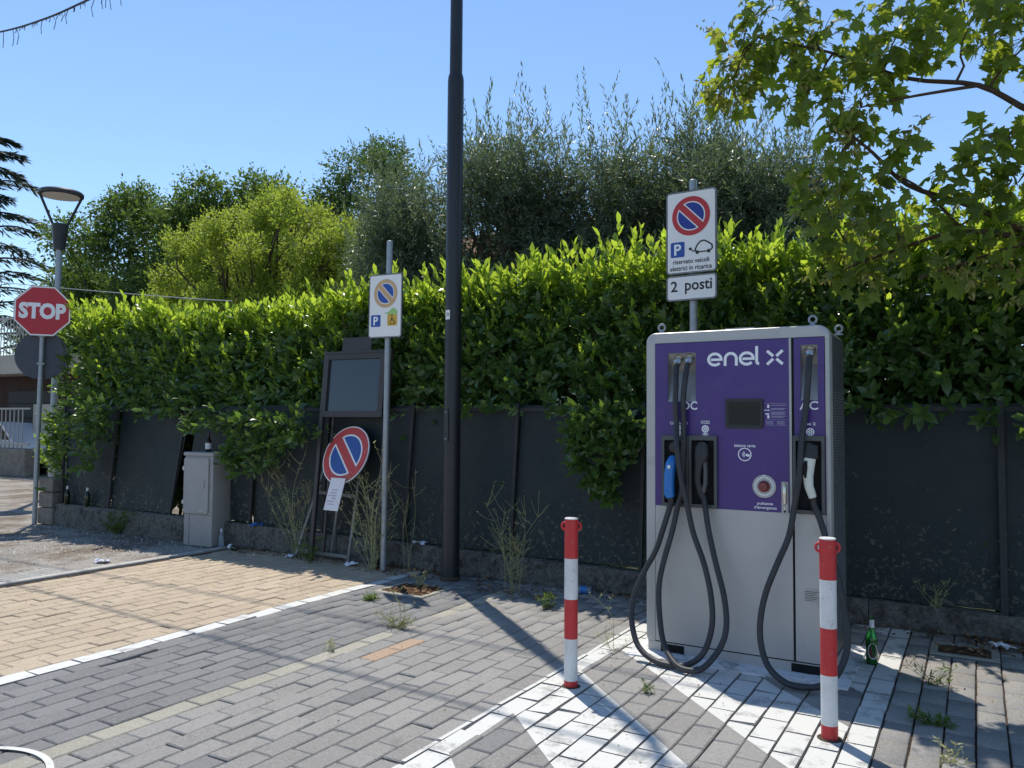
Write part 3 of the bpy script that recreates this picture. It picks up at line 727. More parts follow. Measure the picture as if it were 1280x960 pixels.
m = MB(); loft_path(m, [((.474, -.050, 1.372), .042, .026), ((.474, -.056, 1.33), .047, .032), ((.474, -.060, 1.292), .047, .032)]); t2 = m.build('white_connector', 'black', CH, smooth=50)
m = MB(); loft_path(m, [((.471, -.064, 1.294), .036, .030), ((.466, -.068, 1.25), .034, .029), ((.462, -.070, 1.19), .030, .027), ((.466, -.068, 1.13), .026, .025), ((.480, -.064, 1.085), .024, .024), ((.486, -.060, 1.065), .022, .023)])
m.build('white_grip', 'white_plastic', t2, smooth=50)
m = MB(); loft_path(m, [((.455, -.094, 1.280), .009, .006), ((.450, -.097, 1.24), .014, .007), ((.448, -.097, 1.205), .012, .007), ((.452, -.094, 1.18), .006, .005)]); m.build('finger_opening', 'void', t2, smooth=50)
m = MB(); loft_path(m, [((.485, -.060, 1.07), .019, .019), ((.490, -.052, 1.03), .018, .018)]); m.build('cable_boot', 'black', t2, smooth=50)
c1 = [(-.366, -.004, 1.884), (-.360, -.040, 1.80), (-.357, -.048, 1.754), (-.357, -.06, 1.649), (-.351, -.06, 1.493), (-.33, -.115, 1.364), (-.314, -.12, 1.236), (-.291, -.125, 1.11), (-.262, -.12, .985), (-.224, -.12, .813), (-.145, -.15, .625), (-.094, -.18, .44), (-.077, -.22, .269), (-.109, -.28, .123), (-.186, -.31, .048), (-.279, -.33, .028), (-.414, -.31, .034), (-.538, -.26, .096), (-.604, -.2, .233), (-.604, -.16, .378), (-.547, -.13, .533), (-.476, -.1, .677), (-.429, -.08, .832), (-.390, -.064, .97), (-.384, -.062, 1.0)]
c2 = [(-.291, -.004, 1.888), (-.296, -.040, 1.80), (-.299, -.048, 1.753), (-.308, -.05, 1.649), (-.305, -.05, 1.494), (-.304, -.056, 1.364), (-.309, -.062, 1.171), (-.317, -.066, 1.043), (-.338, -.075, .965), (-.368, -.1, .8), (-.411, -.13, .623), (-.434, -.16, .461), (-.416, -.2, .282), (-.37, -.25, .126), (-.266, -.345, .044), (-.17, -.375, .028), (-.091, -.35, .05), (-.014, -.27, .158), (.011, -.22, .281), (-.014, -.18, .449), (-.073, -.14, .631), (-.128, -.1, .818), (-.164, -.066, .987), (-.178, -.056, 1.045)]
c3 = [(.466, -.004, 1.908), (.465, -.035, 1.83), (.462, -.045, 1.74), (.444, -.05, 1.547), (.429, -.08, 1.40), (.418, -.10, 1.201), (.398, -.10, 1.07), (.386, -.1, .999), (.359, -.12, .833), (.301, -.15, .679), (.237, -.18, .501), (.21, -.21, .34), (.219, -.24, .208), (.269, -.29, .102), (.355, -.33, .044), (.446, -.35, .030), (.559, -.33, .046), (.634, -.27, .099), (.677, -.21, .2), (.684, -.17, .303), (.67, -.14, .407), (.645, -.12, .536), (.614, -.1, .655), (.571, -.08, .787), (.53, -.06, .922), (.494, -.054, 1.012), (.489, -.054, 1.04)]
for c in (c1, c2, c3): MB().tube(smooth_path(c, 5), .0185, 10).build('cable', 'rubber', CH, smooth=60)
for x, y in ((-.489, .035), (.477, .035), (.545, .62), (-.50, .62)):
    e_ = MB(); e_.lathe([(.030, 0), (.030, .008), (.016, .011), (.013, .022)], 16, (x, y + .02, HT - .003))
    e_.tube([(x + .022 * math.cos(a), y + .02, HT + .040 + .022 * math.sin(a)) for a in [2 * math.pi * k / 20 for k in range(21)]], .0075, 8)
    e_.build('eye_bolt', 'steel', CH, smooth=40)
MB().box(-.06, .12, .05, .3, HT - .006, HT + .012).build('top_cap', 'frame_grey', CH)
for a, b, c, d in ((-.478, -.322, .002, .060), (.343, .508, .002, .060)):
    MB().box(a, b, -.004, .006, c, d).build('fork_slot', 'void', CH)
MB().box(-.565, .565, -.003, .0295, .002, .0665).build('base_strip', 'body_grey', CH)
rp = MB().box(.420, .548, -.0075, -.0058, .430, .514).build('rating_plate', 'pale_concrete', CH)
rl = MB()
for k in range(6): rl.box(.427, .475 + .05 * ((k * 7) % 3) / 3, -.0082, -.0079, .442 + k * .0105, .4448 + k * .0105)
rl.box(.512, .530, -.0082, -.0079, .478, .496); rl.build('plate_print', 'ink', rp)
# ventilation louvres on the right flank
vp = MB().box(.5665, .573, .16, .62, .16, 1.74).build('vent_panel', 'side_dark', CH)
lv = MB()
for k in range(92):
    z_ = .18 + k * .0166; lv.add([(.573, .19, z_), (.573, .59, z_), (.5815, .59, z_ + .004), (.5815, .19, z_ + .004), (.573, .19, z_ + .010), (.573, .59, z_ + .010)], [(0, 1, 2, 3), (3, 2, 5, 4), (0, 3, 4), (1, 5, 2)])
tag(lv.build('louvres', 'old_steel', vp), kind='stuff')
# painted concrete pad
pad = MB(); nx, ny = 40, 30; V = []
for iy in range(ny + 1):
    for ix in range(nx + 1): V.append((-2.0 + 1.345 * ix / nx + random.uniform(-.003, .003) * (0 < ix < nx), 4.93 + 1.0 * iy / ny, .008 + random.uniform(-.0012, .0012)))
Fq = [(iy * (nx + 1) + ix, iy * (nx + 1) + ix + 1, (iy + 1) * (nx + 1) + ix + 1, (iy + 1) * (nx + 1) + ix) for iy in range(ny) for ix in range(nx)]
pad.add(V, Fq); n0 = len(V)
pad.add([(-2.0, 4.93, .008), (-.655, 4.93, .008), (-.655, 5.93, .008), (-2.0, 5.93, .008), (-2.0, 4.925, -.03), (-.65, 4.925, -.03), (-.65, 5.93, -.03), (-2.0, 5.93, -.03)], [(0, 4, 5, 1), (1, 5, 6, 2), (2, 6, 7, 3), (3, 7, 4, 0)])
M['pad_paint'] = paint_mat('worn pad paint', (.70, .70, .70), (.20, .19, .175), .50)
tag(pad.build('concrete_pad', 'pad_paint'), kind='structure')

# ================================================================== bollards
def bollard(x, y, label, rz, sh):
    t = thing('bollard', label, 'bollard', (x, y, 0), rz, 'red and white bollards in front of the charger')
    r = .0385
    bands = [(-.05, .052 + sh, 'bollard_red'), (.052 + sh, .286 + sh, 'bollard_white'), (.286 + sh, .508 + sh, 'bollard_red'), (.508 + sh, .737 + sh, 'bollard_white'), (.737 + sh, .945, 'bollard_red')]
    for a, b, mt in bands:
        MB().lathe([(r, a), (r, b)], 28, (0, 0, 0)).build('band', mt, t, smooth=40)
    MB().lathe([(r, .945), (r, .949), (r - .003, .952), (0, .953)], 28).build('cap', 'bollard_white', t, smooth=40)
    MB().lathe([(.06, -.02), (.058, .002), (.045, .006)], 20).build('ground_collar', 'dirt', t)
    for s in (-1, 1):
        p = [(s * (r - .004 + .020 * math.sin(math.pi * k / 10)), 0, .905 + .021 * math.cos(math.pi * k / 10)) for k in range(11)]
        MB().tube(p, .0065, 8).build('chain_ear', 'bollard_red', t, smooth=50)
bollard(-2.02, 4.175, 'slim red and white striped bollard beside the diagonal lamp post shadow', R(25), -.014)
bollard(-.632, 4.14, 'slim red and white striped bollard before the charger side with the white connector', R(18), .016)

# ================================================================== posts, signs and cabinets
lp = thing('lamp_post', 'tall black tubular street lamp post standing beside the soil square', 'lamp post', (-4.333, 6.34, 0), R(-8))
MB().lathe([(.084, -.05), (.084, .0), (.0815, .5), (.0785, 2.6), (.0785, 4.80), (.076, 4.84), (.067, 4.875)], 28).build('lower_shaft', 'lamp_black', lp, smooth=40)
MB().lathe([(.062, 4.86), (.058, 6.4), (.05, 8.2)], 24).build('upper_shaft', 'lamp_black', lp, smooth=40)
MB().tube([(0, 0, 8.15), (.05, -.1, 8.4), (.2, -.5, 8.55), (.35, -.9, 8.58)], .035, 10).build('arm', 'lamp_black', lp, smooth=50)
MB().rbox(.25, .50, -1.45, -.85, 8.50, 8.60, .03, 2).build('lamp_head', 'lamp_black', lp, smooth=40)
MB().lathe([(.098, -.01), (.095, .02), (.085, .035)], 20).build('base_collar', 'dirt', lp)
dr = MB().slab(rrect(-.028, .028, 1.30, 1.62, .028, 5), -.0865, -.070).build('access_door', 'lamp_black', lp, smooth=30)
for z_ in (1.335, 1.585): MB().lathe([(.008, -.0867), (.008, -.092)][::-1], 10, (0, 0, z_), 'Y').build('screw', 'steel', dr)
st = MB().slab(rrect(-.026, .026, 2.47, 2.56, .006, 2), -.0812, -.076).build('number_tag', 'white', lp); tl = MB(); tl.text('174', -.016, .016, 2.495, 2.535, -.0818, .02); tl.build('tag_print', 'ink', st)

def pole(t, h, r=.03, name='post'): return MB().lathe([(r, -.1), (r, h - .004), (r - .004, h)], 20).build(name, 'steel', t, smooth=40)
def no_parking(mb_parts, parent, cx, cz, r, y, red, blue, rim=True):
    a = MB(); a.flat(circ(cx, cz, r, 48), y); d = a.build('disc', 'white', parent)
    b = MB(); b.ring(cx, cz, r * .72, r * .965, y - .001, 48); b.build('red_ring', red, d)
    rb = r * .66; bw = r * .155; gw = r * .215
    # two blue segments left and right of the diagonal bar
    for s in (1, -1):
        pts = []; off = gw
        a0 = math.asin(off / rb)
        for k in range(25):
            t_ = a0 + (math.pi - 2 * a0) * k / 24; pts.append((rb * math.cos(t_), rb * math.sin(t_)))
        ang = R(-45) if s == 1 else R(135)
        q = [(cx + u * math.cos(ang) - v * math.sin(ang), cz + u * math.sin(ang) + v * math.cos(ang)) for u, v in pts]
        MB().flat(q, y - .001).build('blue_field', blue, d)
    L = r * .735; ang = R(-45); u = (math.cos(ang), math.sin(ang)); v = (-u[1], u[0])
    MB().flat([(cx + u[0] * sx * L + v[0] * sz * bw, cz + u[1] * sx * L + v[1] * sz * bw) for sx, sz in ((-1, -1), (1, -1), (1, 1), (-1, 1))], y - .0016).build('red_bar', red, d)
    return d
def plate(t, x0, x1, z0, z1, yf, name='sign_plate', edge=True):
    p = MB().slab(rrect(x0, x1, z0, z1, .03, 5), yf, yf + .012).build(name, 'sign_back', t, smooth=40)
    MB().flat(rrect(x0 + .006, x1 - .006, z0 + .006, z1 - .006, .027, 5), yf - .001).build('face', 'white', p)
    if edge:
        o_ = rrect(x0 + .008, x1 - .008, z0 + .008, z1 - .008, .026, 5); i_ = rrect(x0 + .0135, x1 - .0135, z0 + .0135, z1 - .0135, .021, 5); n_ = len(o_)
        MB().add([(a, yf - .002, b) for a, b in o_] + [(a, yf - .002, b) for a, b in i_], [(k, (k + 1) % n_, n_ + (k + 1) % n_, n_ + k) for k in range(n_)]).build('border', 'ink', p)
    return p
# --- sign for charging electric vehicles
sg = thing('parking_sign', 'electric vehicle charging no parking sign with a two places plate behind the charger', 'road sign', (-1.955, 6.28, 0), R(-3))
pole(sg, 3.47, .031)
p = plate(sg, -.212, .212, 2.700, 3.375, -.052)
no_parking(None, p, 0, 3.165, .165, -.0545, 'red', 'blue')
q = MB().flat(rrect(-.172, -.054, 2.838, 2.962, .012, 3), -.0545).build('parking_symbol', 'p_blue', p)
t_ = MB(); t_.text('P', -.142, -.082, 2.855, 2.945, -.0555, .025); t_.build('letter', 'logo_white', q)
ev = MB(); c_ = lambda pts: [(.0 + a, 2.90 + b) for a, b in pts]
ev.ribbon(c_([(.042, -.032), (.034, -.012), (.050, .022), (.078, .050), (.108, .055), (.140, .038), (.172, .014), (.176, -.012), (.160, -.028)]), .012, -.0545)
ev.ribbon(c_([(.062, -.034), (.130, -.034)]), .010, -.0545)
ev.ribbon(c_([(.036, -.018), (.016, -.026), (.006, -.010), (-.004, -.004)]), .008, -.0551)
ev.flat(c_(circ(.052, -.036, .015, 14)), -.0556); ev.flat(c_(circ(.146, -.034, .015, 14)), -.0556)
ev.flat(c_([(-.016, -.014), (.002, -.014), (.006, .004), (-.008, .010), (-.018, .002)]), -.0556)
ev.build('electric_car_symbol', 'ink', p)
for wd_, xa_, xb_, za_ in (('riservato veicoli', -.152, .150, 2.782), ('elettrici in ricarica', -.178, .172, 2.728)):
    t_ = MB(); t_.text(wd_, xa_, xb_, za_, za_ + .038, -.0545, .018); t_.build('lettering', 'ink', p)
p = plate(sg, -.212, .212, 2.482, 2.690, -.052, 'lower_plate'); t_ = MB(); t_.text('2', -.172, -.115, 2.558, 2.645, -.0545, .018); t_.build('lettering', 'ink', p); t_ = MB(); t_.text('posti', -.052, .172, 2.535, 2.648, -.0545, .018); t_.build('lettering', 'ink', p)
for z_ in (2.58, 2.82, 3.26): MB().rbox(-.045, .045, -.041, .036, z_ - .015, z_ + .015, .004, 1).build('clamp', 'steel', sg)
# --- disabled parking sign
sg = thing('parking_sign', 'sun bleached disabled parking sign with yellow square on a steel post', 'road sign', (-5.16, 6.36, 0), R(2), rot=(0, R(.4), R(2)))
pole(sg, 3.33, .031)
p = plate(sg, -.212, .205, 2.335, 2.985, -.052)
no_parking(None, p, 0, 2.785, .150, -.0545, 'sun_red', 'p_blue')
q = MB().flat(rrect(-.178, -.058, 2.450, 2.570, .008, 3), -.0545).build('parking_symbol', 'p_blue', p)
t_ = MB(); t_.text('P', -.146, -.088, 2.467, 2.553, -.0555, .025); t_.build('letter', 'logo_white', q)
q = MB().flat(rrect(.028, .148, 2.455, 2.575, .008, 3), -.0545).build('disabled_symbol', 'yellow', p)
wch = MB(); wch.flat(circ(.085, 2.558, .009, 12), -.0556); wch.ribbon([(.083, 2.545), (.080, 2.512), (.108, 2.510), (.118, 2.482), (.130, 2.484)], .009, -.0556); wch.ribbon(arcp(.088, 2.492, .026, .026, 120, 350, 18), .006, -.0561); wch.ribbon([(.082, 2.530), (.105, 2.528)], .006, -.0561)
wch.build('wheelchair', 'ink', q)
gm = MB(); gm.flat([(-.02, 2.585), (.03, 2.578), (.09, 2.572), (.148, 2.565), (.150, 2.60), (.12, 2.628), (.085, 2.634), (.05, 2.60)], -.0548); M['green_mark'] = plain('green smear', (.35, .62, .20), .5); gm.build('green_smear', 'green_mark', p)
for z_ in (2.5, 2.82): MB().rbox(-.045, .045, -.041, .036, z_ - .015, z_ + .015, .004, 1).build('clamp', 'steel', sg)
# --- stop sign with the back of a round sign
sg = thing('stop_sign', 'red octagonal stop sign with the dark back of a round sign below', 'road sign', (-11.68, 6.56, -.014), R(48), rot=(0, R(.35), R(50)))
pole(sg, 3.42, .034)
ro = .392
octo = [(ro * math.cos(R(22.5 + 45 * k)), 3.06 + ro * math.sin(R(22.5 + 45 * k))) for k in range(8)]
p = MB().slab(octo, -.052, -.040).build('stop_plate', 'sign_back', sg)
MB().flat([(u * .985, 3.06 + (v - 3.06) * .985) for u, v in octo], -.053).build('white_rim', 'white', p)
MB().flat([(u * .93, 3.06 + (v - 3.06) * .93) for u, v in octo], -.0545).build('red_face', 'stop_red', p)
t_ = MB(); t_.text('STOP', -.30, .30, 2.942, 3.178, -.056, .05); t_.build('lettering', 'logo_white', p)
dk = MB().slab(circ(-.005, 2.42, .345, 44), .042, .056).build('round_sign', 'sign_back', sg, smooth=30)
MB().flat(rrect(.10, .21, 2.40, 2.49, .005, 2), .0412).build('sticker', 'board_inside', dk)
for z_ in (2.30, 2.70, 2.9, 3.2): MB().rbox(-.05, .05, -.041, .044, z_ - .014, z_ + .014, .004, 1).build('clamp', 'steel', sg)
# --- distant post-top lamp
sl_ = thing('street_lamp', 'open ring street lamp on a grey pole rising behind the hedge', 'street lamp', (-15.5, 9.0, 0))
MB().lathe([(.065, 0), (.055, 4.85)], 14).build('pole', 'steel', sl_, smooth=40)
MB().lathe([(.105, 4.80), (.15, 5.30), (.13, 5.31)], 18).build('holder', 'lamp_black', sl_, smooth=40)
for s in (-1, 1): MB().tube([(s * .12 * .5, s * .12 * .86, 5.28), (s * .37 * .5, s * .37 * .86, 5.89)], .026, 8).build('arm', 'lamp_black', sl_, smooth=50)
MB().lathe([(.33, 5.86), (.40, 5.87), (.405, 5.92), (.38, 5.95), (.0, 5.97)], 28).build('ring_head', 'lamp_black', sl_, smooth=40)
MB().lathe([(.0, 5.852), (.34, 5.858)], 24).build('diffuser', 'led', sl_)

# --- grey cable cabinet
cb_ = thing('cable_cabinet', 'light grey plastic cable distribution cabinet with one door by the wall', 'utility cabinet', (-8.0, 6.40, -.014), R(4))
MB().box(-.235, .235, .005, .30, -.05, .03).build('plinth', 'cabinet_base', cb_)
MB().rbox(-.23, .23, .0, .31, .02, 1.08, .012, 2).build('housing', 'cabinet', cb_, smooth=40)
MB().rbox(-.245, .245, -.018, .325, 1.078, 1.125, .014, 2).build('lid', 'cabinet', cb_, smooth=40)
d = MB().slab(rrect(-.222, .178, .405, 1.055, .025, 4), -.022, .002).build('door', 'cabinet', cb_, smooth=40)
MB().slab(rrect(.085, .115, .70, .79, .012, 4), -.030, -.0215).build('lock', 'steel', d, smooth=40)
MB().slab(rrect(.03, .12, .425, .445, .003, 2), -.0235, -.0215).build('maker_mark', 'pale_concrete', d)
for z_ in (.53, .93): MB().rbox(-.246, -.222, -.026, .006, z_ - .025, z_ + .025, .005, 1).build('hinge', 'white_plastic', cb_)
MB().box(-.14, -.136, -.0025, .003, .04, .39).build('seam', 'cabinet_base', cb_)
MB().box(-.222, .222, -.0025, .003, .388, .392).build('seam', 'cabinet_base', cb_)

# --- notice board leaning on the hedge
nb = thing('notice_board', 'black framed empty glass notice board on two posts against the hedge', 'notice board', (-5.745, 6.40, 0), rot=(R(-5), 0, R(1)))
for x in (-.44, .44): MB().box(x - .022, x + .022, -.005, .035, -.02, 2.27).build('post', 'board_frame', nb)
for x in (-.30,): MB().box(x - .014, x + .014, .03, .055, .1, 1.6).build('rear_post', 'board_frame', nb)
f = MB(); frame_with_holes(f, -.42, .42, 1.54, 2.225, [(-.355, .355, 1.605, 2.165)], -.045, .0); fr = f.build('frame', 'board_frame', nb)
MB().box(-.425, .425, -.052, .01, 2.226, 2.25).build('top_trim', 'board_frame', nb)
MB().box(-.36, .36, .0, .012, 1.60, 2.17).build('backing', 'board_inside', nb)
m_, t_, b_ = base_mat('board glazing'); b_.inputs['Base Color'].default_value = (.03, .038, .05, 1); b_.inputs['Roughness'].default_value = .06; b_.inputs['Specular IOR Level'].default_value = .5
b_.inputs['Coat Weight'].default_value = .35; b_.inputs['Coat Roughness'].default_value = .04; M['board_glass'] = m_
MB().box(-.356, .356, -.020, -.014, 1.604, 2.166).build('glass_pane', 'board_glass', nb)
MB().slab(rrect(-.19, .21, 2.251, 2.40, .006, 2), -.03, -.012).build('header_plate', 'board_frame', nb)

# --- portable no parking sign
ts = thing('portable_sign', 'worn round no parking sign propped on a folding steel stand among weeds', 'road sign', (-6.05, 6.40, 0), rot=(0, 0, R(0)))
LL, LR = Vector((-.42, .05, -.01)), Vector((.33, .06, -.01))
TL, TR = Vector((-.13, .19, 1.0)), Vector((.37, .19, .98))
def strip(a, b, w_, name, mat='old_steel', parent=ts, d=.006):
    a, b = Vector(a), Vector(b); t = (b - a).normalized(); s = t.cross(Vector((0, 1, 0))).normalized(); n_ = s.cross(t)
    V = [c + s * sx * w_ / 2 + n_ * sy * d for c in (a, b) for sx, sy in ((-1, -1), (1, -1), (1, 1), (-1, 1))]
    return MB().add(V, [(0, 3, 2, 1), (4, 5, 6, 7), (0, 1, 5, 4), (1, 2, 6, 5), (2, 3, 7, 6), (3, 0, 4, 7)]).build(name, mat, parent)
strip(LL, TL, .026, 'leg'); strip(LR, TR, .026, 'leg')
strip((-.40, .052, .085), (.335, .062, .075), .034, 'lower_bar'); strip((-.215, .135, .72), (.365, .14, .70), .034, 'upper_bar')
strip((.0, .17, .06), (.17, .12, .86), .030, 'strut'); strip((.02, .20, .0), (.06, .20, 1.0), .024, 'rear_leg')
dm = MB().slab(circ(0, 0, .325, 48), .0, .010).build('sign_disc', 'steel', ts, smooth=30)
dm.location = (.27, .075, 1.135); dm.rotation_euler = (R(-21), 0, R(-4))
no_parking(None, dm, 0, 0, .322, -.003, 'faded_red', 'faded_blue')
pn_ = MB(); nx, nz = 6, 8; V = []
for iz in range(nz + 1):
    for ix in range(nx + 1):
        u = ix / nx; v = iz / nz; V.append((-.105 + .21 * u - .012 * (1 - v) * 0 - .06 * (1 - v), -.004, -.34 * (1 - v)))
Fq = [(iz * (nx + 1) + ix, iz * (nx + 1) + ix + 1, (iz + 1) * (nx + 1) + ix + 1, (iz + 1) * (nx + 1) + ix) for iz in range(nz) for ix in range(nx)]
n_ = len(V); V2 = V + [(a, b + .0015, c) for a, b, c in V]; F2 = Fq + [tuple(n_ + i for i in f[::-1]) for f in Fq]
pap = thing('paper_notice', 'white paper sheet notice taped below the worn round sign', 'notice', (-5.765, 6.355, .90), rot=(R(-8), 0, R(-4)))
MB().add(V2, F2).build('sheet', 'paper', pap, smooth=60)
pt = MB()
for k, (a, b) in enumerate(((-.05, .04), (-.06, .03), (-.085, .035), (-.03, .02), (-.09, .02), (-.07, .03))):
    z_ = -.13 - k * .03; o_ = .06 * z_ / .34; pt.box(a + o_, b + o_, -.0062, -.0056, z_, z_ + .010)
pt.build('print', 'text_dim', pap)

# ================================================================== laurel hedge
def vnoise(x, seed, f=1.):
    x = np.asarray(x) * f + seed * 13.7; i = np.floor(x).astype(int); t = x - i; t = t * t * (3 - 2 * t)
    h = lambda k: np.modf(np.abs(np.sin(k * 127.1 + seed * 311.7) * 43758.5453))[0]
    return h(i) * (1 - t) + h(i + 1) * t
def shoots(base, dr, ln, n, ls, spread=(60, 18), mat_young=None):
    """leaves set spirally along each shoot; returns pos, axis, normal, size, t, shoot index"""
    S = len(base); dr = unit(dr)
    ref = np.where(np.abs(dr[:, 2:3]) < .9, [[0, 0, 1.]], [[1., 0, 0]]); a = unit(np.cross(dr, ref)); b = np.cross(dr, a)
    t = (np.arange(n)[None] + .3 + RNG.uniform(0, .5, (S, n))) / n
    az = RNG.uniform(0, 6.28, (S, 1)) + np.arange(n)[None] * 2.4 + RNG.normal(0, .25, (S, n))
    al = np.radians(spread[0] + (spread[1] - spread[0]) * t + RNG.normal(0, 9, (S, n)))
    rad = a[:, None] * np.cos(az)[..., None] + b[:, None] * np.sin(az)[..., None]
    ax = dr[:, None] * np.cos(al)[..., None] + rad * np.sin(al)[..., None]
    nr = dr[:, None] * np.sin(al)[..., None] - rad * np.cos(al)[..., None] + RNG.normal(0, .25, (S, n, 3))
    pos = base[:, None] + dr[:, None] * (ln[:, None] * t)[..., None]
    sz = ls[:, None] * (1 - .35 * np.abs(t - .45)) * RNG.uniform(.6, 1.22, (S, n))
    return pos.reshape(-1, 3), ax.reshape(-1, 3), nr.reshape(-1, 3), sz.ravel(), t.ravel(), np.repeat(np.arange(S), n)
HX0, HX1 = -11.55, 4.2
def h_top(x): return np.interp(x, [-11, -5.2, -4.5], [2.70, 2.68, 2.82]) + .13 * vnoise(x, 1, 1.1) + .10 * vnoise(x, 2, 3.2)
def h_bot(x):
    b = 1.56 + .10 * vnoise(x, 3, 2.5)
    def dip(c, w_, d): return d * np.clip(1 - np.abs((x - c) / w_), 0, 1) ** .55
    b = b - dip(-7.25, 1.05, .75) - dip(-11.45, .38, 1.2) - dip(-10.3, .42, .95) - dip(-2.82, .42, .62) - dip(.62, .4, .35) * 1. - dip(-6.0, .5, .2)
    return b
def h_front(x, z):
    lean = .38 * np.clip((z - 1.6) / 1.3, 0, 1)
    return 6.66 - .17 * np.clip((1.68 - z) / .08, 0, 1) + .22 * np.clip((-10.75 - x) / .3, 0, 1) + lean - .07 * vnoise(x * 1.3 + z * 2.1, 4, 2.) + .06 * vnoise(x - z * 1.7, 5, 4.)
L = []
def near_top(z, x): return np.clip((z - (h_top(x) - .52)) / .45, 0, 1)
# front face
n = 3900; x = RNG.uniform(HX0, HX1, n); zb = h_bot(x); z = zb + (h_top(x) - zb) * RNG.random(n) ** .9; dp = np.where(z < 1.66, RNG.uniform(.0, .11, n), RNG.uniform(.02, .26, n))
base = np.stack([x, h_front(x, z) + dp, z - .05], -1); d = np.stack([RNG.normal(0, .55, n), -RNG.uniform(.4, 1.1, n), RNG.uniform(-.45, .8, n) + .4 * near_top(z, x)], -1)
L.append((shoots(base, d, RNG.uniform(.14, .27, n), 8, RNG.uniform(.075, .15, n)), near_top(z, x) * RNG.uniform(.1, 1.25, n) - .15))
# top surface
n = 2300; x = RNG.uniform(HX0, HX1, n); y = RNG.uniform(6.9, 7.9, n); z = h_top(x) - .12 - RNG.uniform(0, .22, n) + .08 * vnoise(x + 3 * y, 6, 1.5)
base = np.stack([x, y, z], -1); d = np.stack([RNG.normal(0, .35, n), RNG.normal(-.12, .35, n), np.ones(n)], -1)
L.append((shoots(base, d, RNG.uniform(.18, .32, n), 9, RNG.uniform(.10, .135, n), (55, 15)), RNG.uniform(.35, 1.2, n)))
# tall new shoots along the crest and pushing out of the face
n = 420; x = RNG.uniform(HX0, HX1, n); y = RNG.uniform(6.84, 7.3, n); z = h_top(x) - .12
base = np.stack([x, y, z], -1); d = np.stack([RNG.normal(0, .22, n), RNG.normal(-.25, .2, n), np.ones(n)], -1)
L.append((shoots(base, d, RNG.uniform(.25, .46, n) * (.7 + .6 * vnoise(x, 8, .9)), 10, RNG.uniform(.11, .15, n), (42, 12)), np.full(n, 1.5)))
n = 330; x = RNG.uniform(HX0, HX1, n); z = h_bot(x) + (h_top(x) - h_bot(x)) * RNG.uniform(.35, .97, n)
base = np.stack([x, h_front(x, z) + .02, z], -1); d = np.stack([RNG.normal(0, .4, n), -RNG.uniform(.3, .7, n), np.ones(n)], -1)
L.append((shoots(base, d, RNG.uniform(.18, .32, n), 9, RNG.uniform(.085, .115, n), (45, 15)), np.full(n, .9)))
# left end face and sprigs by the stop sign
n = 230; y = RNG.uniform(6.6, 7.9, n); z = RNG.uniform(.5, 2.9, n); base = np.stack([np.full(n, HX0) + RNG.uniform(.05, .2, n), np.maximum(y, 6.85), z], -1)
d = np.stack([-np.ones(n), RNG.normal(-.2, .4, n), RNG.uniform(-.2, .8, n)], -1); L.append((shoots(base, d, RNG.uniform(.15, .3, n), 8, RNG.uniform(.08, .12, n)), RNG.uniform(-.3, .7, n)))
n = 26; base = np.stack([RNG.uniform(-11.75, -11.5, n), RNG.uniform(6.72, 6.95, n), RNG.choice([.75, .9, 1.05, 1.3, 2.75], n) + RNG.uniform(-.1, .1, n)], -1)
d = np.stack([-RNG.uniform(.3, 1, n), RNG.normal(-.3, .3, n), np.ones(n) * .9], -1); L.append((shoots(base, d, RNG.uniform(.2, .34, n), 10, RNG.uniform(.1, .125, n), (45, 15)), np.full(n, 1.4)))
n = 110; t0 = RNG.random(n); x = -2.86 + RNG.normal(0, .17, n) * (1.15 - .75 * t0); z = 1.62 - .80 * t0
base = np.stack([x, RNG.uniform(6.50, 6.62, n), z], -1); d = np.stack([RNG.normal(0, .6, n), -RNG.uniform(.3, .9, n), RNG.uniform(-.5, .6, n)], -1)
L.append((shoots(base, d, RNG.uniform(.12, .22, n), 8, RNG.uniform(.10, .14, n)), np.full(n, .1)))      # clump hanging over the fence
# inner mass
n = 7800; x = RNG.uniform(HX0 + .1, HX1, n); zb = np.full(n, .25); z = zb + (h_top(x) - .1 - zb) * RNG.random(n); base = np.stack([x, 6.98 + .28 * np.clip((z - 1.6) / 1.3, 0, 1) + RNG.uniform(0, .75, n), z], -1)
L.append((shoots(base, rdir(n, .3), RNG.uniform(.15, .3, n), 7, RNG.uniform(.13, .18, n)), np.full(n, -.5)))
n = 1300; x = RNG.uniform(-1.2, HX1, n); base = np.stack([x, RNG.uniform(6.95, 7.7, n), RNG.uniform(1.35, 2.5, n)], -1)
L.append((shoots(base, rdir(n, .3), RNG.uniform(.15, .3, n), 7, RNG.uniform(.13, .18, n)), np.full(n, -.5)))
# back face, so that the hedge is closed from behind too
n = 1900; x = RNG.uniform(HX0, HX1, n); z = RNG.uniform(.4, 2.85, n); base = np.stack([x, 7.85 + RNG.uniform(-.1, .1, n), z], -1)
L.append((shoots(base, rdir(n) + np.array([0, 1., 0]), RNG.uniform(.15, .3, n), 7, RNG.uniform(.10, .14, n)), np.full(n, -.2)))
PO, AX, NR, SZ, YG = [], [], [], [], []
for (p_, a_, n_, s_, t_, i_), yv in L:
    PO.append(p_); AX.append(a_); NR.append(n_); SZ.append(s_); YG.append(yv[i_] + .25 * (t_ - .5))
PO, AX, NR, SZ, YG = np.vstack(PO), np.vstack(AX), np.vstack(NR), np.concatenate(SZ), np.concatenate(YG)
board = (PO[:, 0] > -6.35) & (PO[:, 0] < -5.15) & (PO[:, 1] < 6.74) & (PO[:, 2] > 1.40) & (PO[:, 2] < 2.6)      # nothing grows through the notice board
PO, AX, NR, SZ, YG = PO[~board], AX[~board], NR[~board], SZ[~board], YG[~board]
